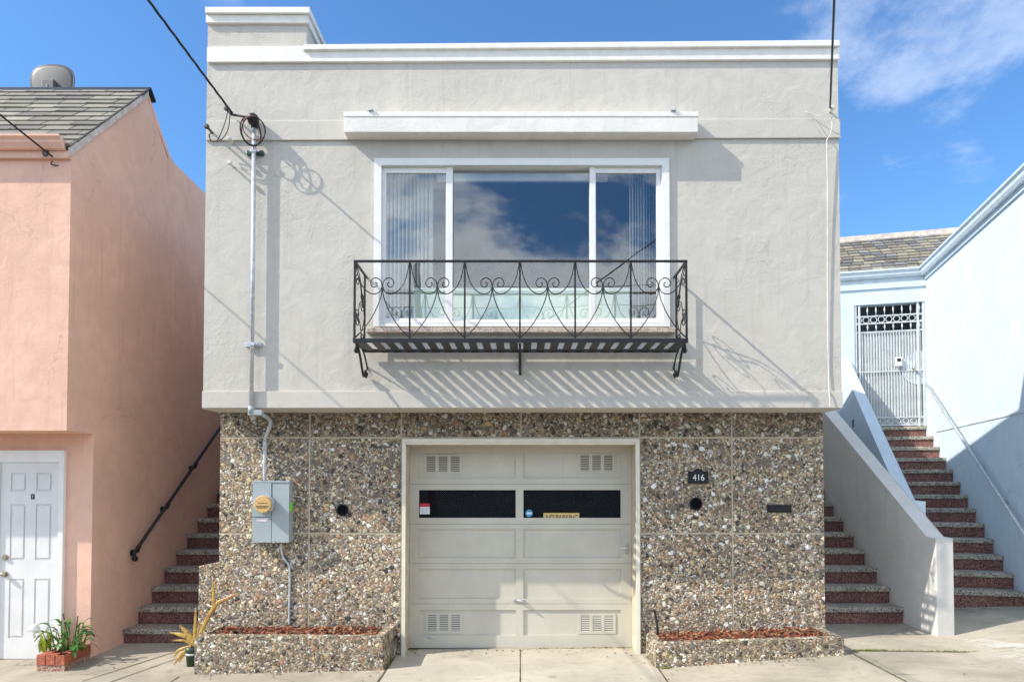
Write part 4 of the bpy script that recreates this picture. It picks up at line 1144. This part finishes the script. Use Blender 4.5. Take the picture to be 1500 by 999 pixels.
# gutter
gz1 = onY(60, 196, YP-.16).z; gz0 = onY(60, 213, YP-.16).z
mb = MB(); xe = XP-.03
prof = [(YP-.001, gz0), (YP-.09, gz0), (YP-.13, gz0+.05), (YP-.13, gz0+.075), (YP-.16, gz1-.02), (YP-.16, gz1), (YP-.148, gz1), (YP-.12, gz0+.1), (YP-.001, gz0+.1)]
mb.prism([(xe, y, z) for y, z in prof], (-5, 0, 0)); mb.build('gutter', M['stucco_pink'], ph)
MB().box(XP-5, XP-.002, YP-.045, YP-.0015, gz0-.075, gz0-.001).build('eave_board', 'stucco_pink', ph)
# white door with casing
dY = YPL
d0, d1, dz0, dz1 = R2(1.5, 677, 87.5, 962, dY); dz0 = -.05
c0 = d0-.08; c1 = onY(95.5, 800, dY).x; cz = onY(45, 660, dY).z
mb = MB(); mb.wall(c0, c1, -.08, cz, dY-.045, .044, [(d0-.003, d1+.003, -.08, dz1)]); casing = mb.build('door_casing', 'white_vinyl', ph)
W, H = d1-d0, dz1-dz0
def dr(fx0, fx1, fy0, fy1): return (d0+fx0*W, d0+fx1*W, dz1-fy1*H, dz1-fy0*H)
panels = []
for fx in ((.17, .43), (.60, .87)):
    panels += [dr(*fx, .055, .15), dr(*fx, .215, .50), dr(*fx, .595, .895)]
mb = MB(); mb.wall(d0, d1, dz0, dz1, dY-.022, .010, panels); door = mb.build('front_door', 'door_white', ph)
for r_ in panels:
    mb = MB(); mb.box(r_[0]+.0005, r_[1]-.0005, dY-.0115, dY-.002, r_[2]+.0005, r_[3]-.0005)
    mb.prism([(r_[0]+.02, dY-.0120, r_[2]+.02), (r_[1]-.02, dY-.0120, r_[2]+.02), (r_[1]-.02, dY-.0120, r_[3]-.02), (r_[0]+.02, dY-.0120, r_[3]-.02)], (0, -.010, 0), .006)
    mb.build('door_panel', 'door_white', door)
for px_, py_, nm in ((5.5, 816.5, 'deadbolt'), (5, 841, 'door_knob')):
    p = onY(px_, py_, dY-.05); mb = MB(); mb.tube([(p.x, dY-.0225, p.z), (p.x, dY-.035, p.z)], .033, 18); mb.sphere((p.x, dY-.058, p.z), (.026, .026, .026)) if nm == 'door_knob' else mb.tube([(p.x, dY-.035, p.z), (p.x, dY-.045, p.z)], .022, 18)
    mb.build(nm, 'knob', door)
r_ = R2(45, 723.5, 50, 731, dY-.03); pl_ = MB().box(r_[0], r_[1], dY-.027, dY-.0225, r_[2], r_[3]).build('letter_plate', 'black', door)
text_mb('Y', r_[0]+.009, r_[1]-.009, r_[2]+.01, r_[3]-.012, dY-.0275, .001).build('letter_plate', 'white_label', door)
# landing under the door
# satellite dish
pd = onY(75, 112, 9.0)
ds = thing('satellite_dish', (pd.x, 9.0, rg.z), 'grey satellite dish behind the roof ridge of the pink house', 'dish')
mb = MB(); ring = []
rx, rz_ = (onY(107.5, 112, 9.0).x-onY(42.5, 112, 9.0).x)/2*.97, .27
NR, NA = 7, 36
def dpt(i, a, off):
    f = i/NR; x = f*rx*math.cos(a); zz_ = f*rz_*math.sin(a)
    k = (abs(math.cos(a))**2.6+abs(math.sin(a))**2.6)**(-1/2.6)
    x, zz_ = x*k*(1+.10*zz_/rz_), zz_*k
    depth = .02*(f*f)
    return Vector((pd.x+x, 9.0+depth+off, pd.z-.10+zz_))
for off in (0, .015):
    c_ = mb.v(dpt(0, 0, off)); prev = None
    for i in range(1, NR+1):
        cur = [mb.v(dpt(i, 2*math.pi*j/NA, off)) for j in range(NA)]
        for j in range(NA):
            if prev is None: f = mb.bm.faces.new([c_, cur[j], cur[(j+1)%NA]])
            else: f = mb.bm.faces.new([prev[j], cur[j], cur[(j+1)%NA], prev[(j+1)%NA]])
            f.smooth = True
        prev = cur
    ring.append(prev)
for j in range(NA): mb.bm.faces.new([ring[0][j], ring[1][j], ring[1][(j+1)%NA], ring[0][(j+1)%NA]])
mb.build('reflector', 'dish_grey', ds)
mb = MB(); mb.tube([dpt(NR, 2*math.pi*j/NA, .007) for j in range(NA)], .009, 6, closed=True); mb.build('rim', 'dish_grey', ds)
mb = MB(); mb.box(pd.x-.08, pd.x+.08, 8.93, 9.0, pd.z-.22, pd.z-.08, .01); mb.tube([(pd.x, 8.95, pd.z-.15), (pd.x+.02, 8.9, rg.z-.25)], .025, 10); mb.build('mount', 'dish_grey', ds)
# left handrail
hl = thing('handrail', (XP+.07, 8.6, 1.0), 'black iron handrail fixed to the pink side wall', 'handrail')
xh = XP+.085
a_, b_ = onX(199, 806, xh), onX(320, 630, xh); d_ = (b_-a_).normalized()
MB().tube([a_, b_+d_*1.2], .021, 8).build('rail', 'iron', hl)
mb = MB(); mb.tube(curve([a_+d_*.02, a_-d_*.03, a_-d_*.04-Vector((0, 0, .05)), a_-d_*.02-Vector((0, 0, .09))]), .022, 8); mb.sphere(a_-d_*.02-Vector((0, 0, .085)), .036); mb.build('rail_end', 'iron', hl)
for px_, py_ in ((203, 801), (246, 738), (287, 679)):
    p = onX(px_, py_, xh); mb = MB(); mb.tube(curve([p, p+Vector((0, 0, -.05)), p+Vector((-.05, 0, -.07)), (XP+.001, p.y, p.z-.07)]), .012, 8); mb.tube([(XP+.015, p.y, p.z-.07), (XP+.001, p.y, p.z-.07)], .04, 12); mb.sphere(p, .030); mb.build('rail_bracket', 'iron', hl)

# ------------------------------------------------------------------ brick planter and lily
def pz(px, py): return ground_px(px, py)
A = pz(48, 985); B = pz(96.5, 981); Cc = onX(131, 960, XP-.02); 
xL, xR = A.x, B.x
yFr = (A.y+B.y)/2
bpz = h((xL+xR)/2, yFr)
bk = thing('brick_planter', ((xL+xR)/2, yFr, bpz), 'low red brick planter at the corner by the white door', 'planter')
htop = bpz+.17
def brick_run(p0, p1, n, z0, z1, th):
    p0, p1 = Vector(p0), Vector(p1); d = (p1-p0); nrm = Vector((d.y, -d.x, 0)).normalized()*th
    for k in range(n):
        a, b = p0+d*(k/n)+d.normalized()*.004, p0+d*((k+1)/n)-d.normalized()*.004
        MB().prism([(a.x, a.y, z0), (b.x, b.y, z0), (b.x-nrm.x, b.y-nrm.y, z0), (a.x-nrm.x, a.y-nrm.y, z0)], (0, 0, z1-z0), .004).build('brick', 'brick', bk)
F0, F1 = Vector((xL, yFr, 0)), Vector((xR+.02, yFr-.01, 0)); S1 = Vector((XP-.005+.03, YPL-.02, 0))
brick_run(F0, F1, 3, bpz+.065, htop, .09)
brick_run(F1, S1, 5, bpz+.065, htop, .09)
brick_run(Vector((xL, YPL-.03, 0)), F0+Vector((0, .1, 0)), 4, bpz+.065, htop, .09)
mid = F0.lerp(F1, .5)
ring_o = [F0, F1, S1, Vector((xL, YPL-.03, 0))]
cen_ = sum(ring_o, Vector())/4
mb = MB(); mb.prism([(cen_+(p-cen_)*.965)+Vector((0, 0, bpz-.15)) for p in ring_o], (0, 0, .213)); mb.build('mortar_course', m_speckle('old_brick', (.40, .20, .13), (.20, .10, .07), (.50, .40, .32), 70), bk)
mb = MB(); mb.prism([(cen_+(p-cen_)*.80)+Vector((0, 0, bpz+.0635)) for p in ring_o], (0, 0, .08)); mb.build('soil', 'dirt', bk)
def leaf(mb, base, tip, w, up=.15, n=7):
    base, tip = Vector(base), Vector(tip); d = tip-base; sd = d.cross(Vector((0, 0, 1)))
    if sd.length < 1e-4: sd = Vector((1, 0, 0))
    sd.normalize(); prev = None
    for i in range(n+1):
        t = i/n; c = base+d*t+Vector((0, 0, up*math.sin(math.pi*t)*d.length)); ww = w*math.sin(math.pi*min(1, t*.92+.06))**.8*(1-.3*t)
        cur = [mb.v(c-sd*ww+Vector((0, 0, ww*.35))), mb.v(c), mb.v(c+sd*ww+Vector((0, 0, ww*.35)))]
        if prev:
            for j in range(2):
                f = mb.bm.faces.new([prev[j], prev[j+1], cur[j+1], cur[j]]); f.smooth = True
        prev = cur
lc = Vector(((xL+xR)/2+.02, yFr+.28, htop-.02))
lily = thing('calla_lily', lc, 'leafy green calla lily with one white flower in the brick planter', 'plant')
mb = MB(); ml = MB(); md = MB()
for k in range(74):
    a = random.uniform(0, 2*math.pi); r0 = random.uniform(0, .14)
    b0 = lc+Vector((math.cos(a)*r0*1.3, math.sin(a)*r0*.8, 0)); hh = random.uniform(.03, .30)*(1 if k % 5 else .5); rr = random.uniform(.05, .19)
    k0 = b0+Vector((math.cos(a)*rr*.55, math.sin(a)*rr*.5, hh)); L = random.uniform(.06, .15)
    tp = k0+Vector((math.cos(a)*L, math.sin(a)*L*.6, random.uniform(-.9, .5)*L)); w = random.uniform(.012, .034)
    tgt = md if k % 9 == 0 else mb
    tgt.tube(curve([b0, b0.lerp(k0, .6)+Vector((random.uniform(-.02, .02), 0, .02)), k0], 3), random.uniform(.003, .005), 5); leaf(tgt, k0, tp, w*(.6 if tgt is md else 1), random.uniform(.02, .25))
mb.build('foliage', 'leaf', lily)
md.build('dry_foliage', m_plain('leaf_dry', (.30, .20, .07), .8, var=.4, vscale=20), lily)
for k in range(16):
    b0 = lc+Vector((-.20+random.uniform(-.05, .05), -.08+random.uniform(-.06, .08), 0)); tp = b0+Vector((random.uniform(-.10, .05), random.uniform(-.1, .05), random.uniform(.08, .27))); leaf(ml, b0, tp, .018, .1)
ml.build('pale_foliage', 'leaf_lime', lily)
fb = lc+Vector((-.05, -.05, .05)); ft = onY(60, 924, yFr+.2)
MB().tube(curve([fb, fb.lerp(ft, .6)+Vector((.03, 0, .03)), ft], 5), .008, 6).build('flower_stem', 'leaf', lily)
mb = MB(); prev = None
for i in range(9):
    t = i/8; c = ft+Vector((-.11*t, -.01, .025*t+.02*math.sin(t*3))); r_ = .012+.036*math.sin(min(1, t*1.25)*math.pi*.75)*(1-.6*max(0, t-.6))
    cur = [mb.v(c+Vector((0, math.cos(a), math.sin(a)))*r_) for a in [R(-30)+R(300)*j/12 for j in range(13)]]
    if prev:
        for j in range(12):
            f = mb.bm.faces.new([prev[j], prev[j+1], cur[j+1], cur[j]]); f.smooth = True
    prev = cur
mb.build('flower', 'petal', lily)
mb = MB()
for pts in ([(105, 955), (98, 925), (92, 898)], [(109, 948), (112, 920), (114, 902)], [(102, 940), (100, 918), (94, 912)]):
    mb.tube(curve([onY(p[0], p[1], yFr+.4) for p in pts], 5), .006, 5)
mb.build('bare_stem', 'stem_dark', lily)
# potted yellow succulent beside the left planter
pp_ = pz(277, 977); pot = thing('potted_succulent', pp_, 'yellow and brown succulent in a dark green pot beside the left planter', 'plant')
pr = .062; ppx = pp_+Vector((.0, .06, 0))
MB().tube([ppx+Vector((0, 0, z)) for z in (0.0, .14, .142, .2)], [pr*.8, pr*.98, pr*1.05, pr*1.08], 20).build('pot', 'pot_green', pot)
MB().tube([ppx+Vector((0, 0, z)) for z in (.118, .139)], [pr*.99, pr*1.01], 20).build('pot_band', 'white_label', pot)
def blade(mb, pts, w):
    c = curve(pts, 6); n = len(c)
    rs = [w*.66*(.55+.6*math.sin(math.pi*min(.92, (i/n)*.8+.15)))*(1.0 if i < n-4 else (n-i)/5.0)*random.uniform(.88, 1.1) for i in range(n)]
    mb.tube(c, rs, 6, flat=.5)
    for f in mb.bm.faces: f.smooth = False
    for i in range(1, n-1):
        d = (c[i+1]-c[i-1]).normalized(); sd = Vector((d.z, 0, -d.x)).normalized()
        for sg in (1, -1):
            q0 = c[i]+sd*sg*rs[i]*.85
            mb.tube([q0, q0+sd*sg*.007+d*.005], [.004, .0008], 4)
PY = ppx.y
stalks = [([(283, 944), (279, 930), (270, 921)], .016), ([(281, 945), (270, 938), (252, 938)], .015), ([(285, 943), (290, 925), (291, 909)], .014), ([(280, 947), (270, 958), (262, 970)], .014),
          ([(282, 944), (272, 932), (248, 926)], .030), ([(284, 944), (275, 928), (262, 915)], .030), ([(284, 946), (282, 938), (276, 930)], .026), ([(284, 938), (286, 915), (287, 888)], .022),
          ([(280, 946), (268, 956), (254, 974)], .022), ([(279, 946), (262, 952), (255, 962)], .02), ([(288, 944), (296, 922), (306, 902), (318, 884), (334, 876), (349, 868)], .030), ([(312, 888), (313, 870), (311, 850)], .024)]
for pts, w in stalks:
    mb = MB(); blade(mb, [onY(p[0], p[1], PY-.03) for p in pts], w); mb.build('stalk', 'cactus', pot)

# moss along the damp joints
mb = MB()
def moss_line(a, b, n, sp=.015, hh=.02):
    a, b = Vector(a), Vector(b)
    for k in range(n):
        t = random.random(); p = a.lerp(b, t)+Vector((random.gauss(0, sp), random.gauss(0, sp), 0)); z = h(p.x, p.y)+.004
        for j in range(3):
            an = random.uniform(0, 6.3); L = random.uniform(.006, .018)
            d = Vector((math.cos(an), math.sin(an), 0))
            q2 = Vector((-d.y, d.x, 0))*.004; t3 = p+d*L; zz_ = random.uniform(.3, 1)*hh
            mb.face([(p.x+q2.x, p.y+q2.y, z), (p.x-q2.x, p.y-q2.y, z), (t3.x, t3.y, z+zz_)])
moss_line(pz(1250, 953), pz(1300, 953), 130); moss_line(pz(1300, 953), pz(1440, 955), 110); moss_line((.2, 7.73, 0), (1.3, 7.73, 0), 170, .012, .015)
moss_line((-1.3, 7.72, 0), (-1.15, 7.72, 0), 30); moss_line((1.36, 7.35, 0), (1.385, 6.98, 0), 90); moss_line((-1.38, 7.4, 0), (-1.40, 7.0, 0), 80, .015, .03); moss_line((1.40, 6.91, 0), (1.5, 6.91, 0), 40)
moss_line(pz(1245, 955), pz(1330, 999), 60, .006, .008)
tag(mb.build('moss', 'moss'), 'sparse green moss growing along the pavement joints', 'moss', kind='stuff')

mb = MB(); lay = mb.bm.loops.layers.float_color.new('tint')
for k in range(240):
    r0 = random.random()
    if r0 < .3: x, y = random.uniform(-1.3, 1.3), 7.70-abs(random.gauss(0, .12))
    elif r0 < .5: x, y = random.uniform(1.5, 3.3), 6.90-abs(random.gauss(0, .06))
    elif r0 < .7: x, y = random.uniform(-3.3, -1.4), 6.94-abs(random.gauss(0, .06))
    else: x, y = random.uniform(-4.6, 5.2), random.uniform(6.2, 7.5)
    if (-3.4 < x < -1.37 and y > 6.93) or (1.34 < x < 3.36 and y > 6.88): continue
    z = h(x, y)+.010; a = random.uniform(0, 6.3); L = random.uniform(.006, .022); w = L*random.uniform(.3, .7)
    d = Vector((math.cos(a), math.sin(a), random.uniform(-.1, .3)))*L; q2 = Vector((-math.sin(a), math.cos(a), random.uniform(-.2, .3)))*w; c = Vector((x, y, z))
    f = mb.face([c-d, c+q2, c+d+Vector((0, 0, .003)), c-q2])
    cc = random.choice([(.16, .09, .04), (.25, .16, .07), (.10, .08, .05), (.22, .20, .07)])
    for l in f.loops: l[lay] = (*cc, 1)
tag(mb.build('leaf_litter', 'mulch'), 'small dry leaves and grit scattered along the pavement edges', 'leaf litter', kind='stuff')

# ------------------------------------------------------------------ across the street (seen in the window glass)
ob_ = thing('opposite_building', (0, -13, 0), 'pale mint building across the street, only reflected in glass', 'building')
MB().box(-11, 14, -24, -13, -.4, 6.6).build('wall', 'mint', ob_)
MB().box(-11.2, 14.2, -24.1, -12.85, 6.601, 6.85, .02).build('cornice', 'white_paint', ob_)
for k in range(4):
    for z in (1.2, 4.2):
        x = -8.5+5*k; MB().box(x, x+1.6, -12.999, -12.95, z, z+1.7).build('window', 'glass', ob_)
pole = thing('utility_pole', (POLE.x, POLE.y, -.2), 'leaning wooden utility pole across the street, reflected in the left window pane', 'pole')
MB().tube([(POLE.x+.45, POLE.y, -.4), (POLE.x, POLE.y, 9.2)], [.15, .11], 14).build('shaft', 'pole_wood', pole)
for k, (z, dx) in enumerate(((8.5, -.16), (7.9, .16), (6.9, .16))):
    p0 = Vector((POLE.x+dx-22, POLE.y-.1, z)); p1 = Vector((POLE.x+dx+22, POLE.y-.1, z+.4))
    tag(rebase(MB().tube(span(p0, p1, .35), .012, 5).build('street_wire', 'cable')), ['highest street wire on the leaning pole, seen in the window glass', 'middle street wire on the leaning pole, seen in the window glass', 'lower street wire on the pole shaft, seen in the window glass'][k], 'wire')

# ------------------------------------------------------------------ sky and sun
OX, OY = 6.6, 13.1
SUN = Vector((-1, -.33, .88)).normalized()       # direction towards the sun
elev = math.asin(SUN.z)
w = bpy.data.worlds.new('World'); scene.world = w; w.use_nodes = True
t = NT(w.node_tree); t.n.clear()
wo = t.n.new('ShaderNodeOutputWorld'); bg = t.n.new('ShaderNodeBackground'); t.l.new(bg.outputs[0], wo.inputs[0])
sky = t.n.new('ShaderNodeTexSky'); sky.sky_type = 'NISHITA'; sky.sun_disc = False
sky.sun_elevation = elev; sky.sun_rotation = math.atan2(SUN.x, SUN.y)
sky.air_density = 1.0; sky.dust_density = .4; sky.ozone_density = 2.0; sky.altitude = 50
tc = t.n.new('ShaderNodeTexCoord').outputs['Generated']
sp = t.node('ShaderNodeSeparateXYZ', {0: tc})
zc = t.math('ADD', t.math('MAXIMUM', sp.outputs[2], 0.0), .22)
cx_ = t.math('DIVIDE', sp.outputs[0], zc); cy_ = t.math('DIVIDE', sp.outputs[1], zc)
cv = t.node('ShaderNodeCombineXYZ', {0: t.math('ADD', cx_, OX), 1: t.math('ADD', cy_, OY), 2: 0.0})
n1 = t.noise(cv.outputs[0], 1.5, 9, .60, .25)
n2 = t.noise(t.vmath('ADD', cv.outputs[0], (7.3, 2.1, 4)), .55, 3, .5)
# more cloud behind the viewer (-Y), thin wisps high on the right ahead
back = t.smooth(sp.outputs[1], .25, -.5, 0, 1)
right = t.math('MULTIPLY', t.smooth(sp.outputs[0], .12, .58), t.smooth(sp.outputs[2], .40, .50))
bias = t.math('ADD', t.math('MULTIPLY', back, .12), t.math('MULTIPLY', right, .15))
d = t.math('ADD', t.math('ADD', t.math('MULTIPLY', n1.outputs[0], .85), t.math('MULTIPLY', n2.outputs[0], .25)), bias)
dens = t.smooth(d, .61, .71)
dens = t.math('MULTIPLY', dens, t.math('ADD', t.math('MULTIPLY', back, .63), .30))
tinted = t.mix(1.0, sky.outputs[0], (.63, .97, 1.25), 'MULTIPLY')
cl = t.mix(t.smooth(d, .66, .95), (11.0, 11.2, 11.5), (5.8, 6.0, 6.3))
cl = t.mix(back, t.mix(1.0, cl, (.62, .64, .66), 'MULTIPLY'), cl)
full = t.mix(dens, tinted, cl)
t.put(bg, 'Color', full); bg.inputs['Strength'].default_value = .14

sd = bpy.data.lights.new('sun', 'SUN'); so = bpy.data.objects.new('sun', sd); col.objects.link(so)
sd.energy = 4.3; sd.angle = R(.53); sd.color = (1.0, .93, .82)
so.rotation_euler = SUN.to_track_quat('Z', 'Y').to_euler(); so.location = (-20, -6, 18)

vs_ = scene.view_settings
vs_.view_transform = 'Standard'; vs_.look = 'None'; vs_.exposure = 0.48; vs_.gamma = 1.0; vs_.use_curve_mapping = False
scene.render.engine = 'CYCLES'
scene.cycles.max_bounces = 8; scene.cycles.transparent_max_bounces = 8
scene.render.resolution_x = 1024; scene.render.resolution_y = 681

# repeats of one kind share a group
GROUPS = {'staircase': 'terrazzo staircases between the houses', 'planter': 'pebble planters along the front wall', 'vent_pipe': 'round pipe openings in the pebble wall',
          'vertical_blind': 'vertical blinds behind the big window', 'cable_anchor': 'cable anchors on the house walls', 'stair_wall': 'sloping stair walls on the right',
          'wire_loop': 'wire loops around the mast head', 'street_wire': 'street wires on the utility pole', 'phone_cable': 'overhead phone cables', 'handrail': 'stair handrails'}
for o in list(col.objects):
    k = o.name.split('.')[0]
    if o.parent is None and k in GROUPS: o['group'] = GROUPS[k]
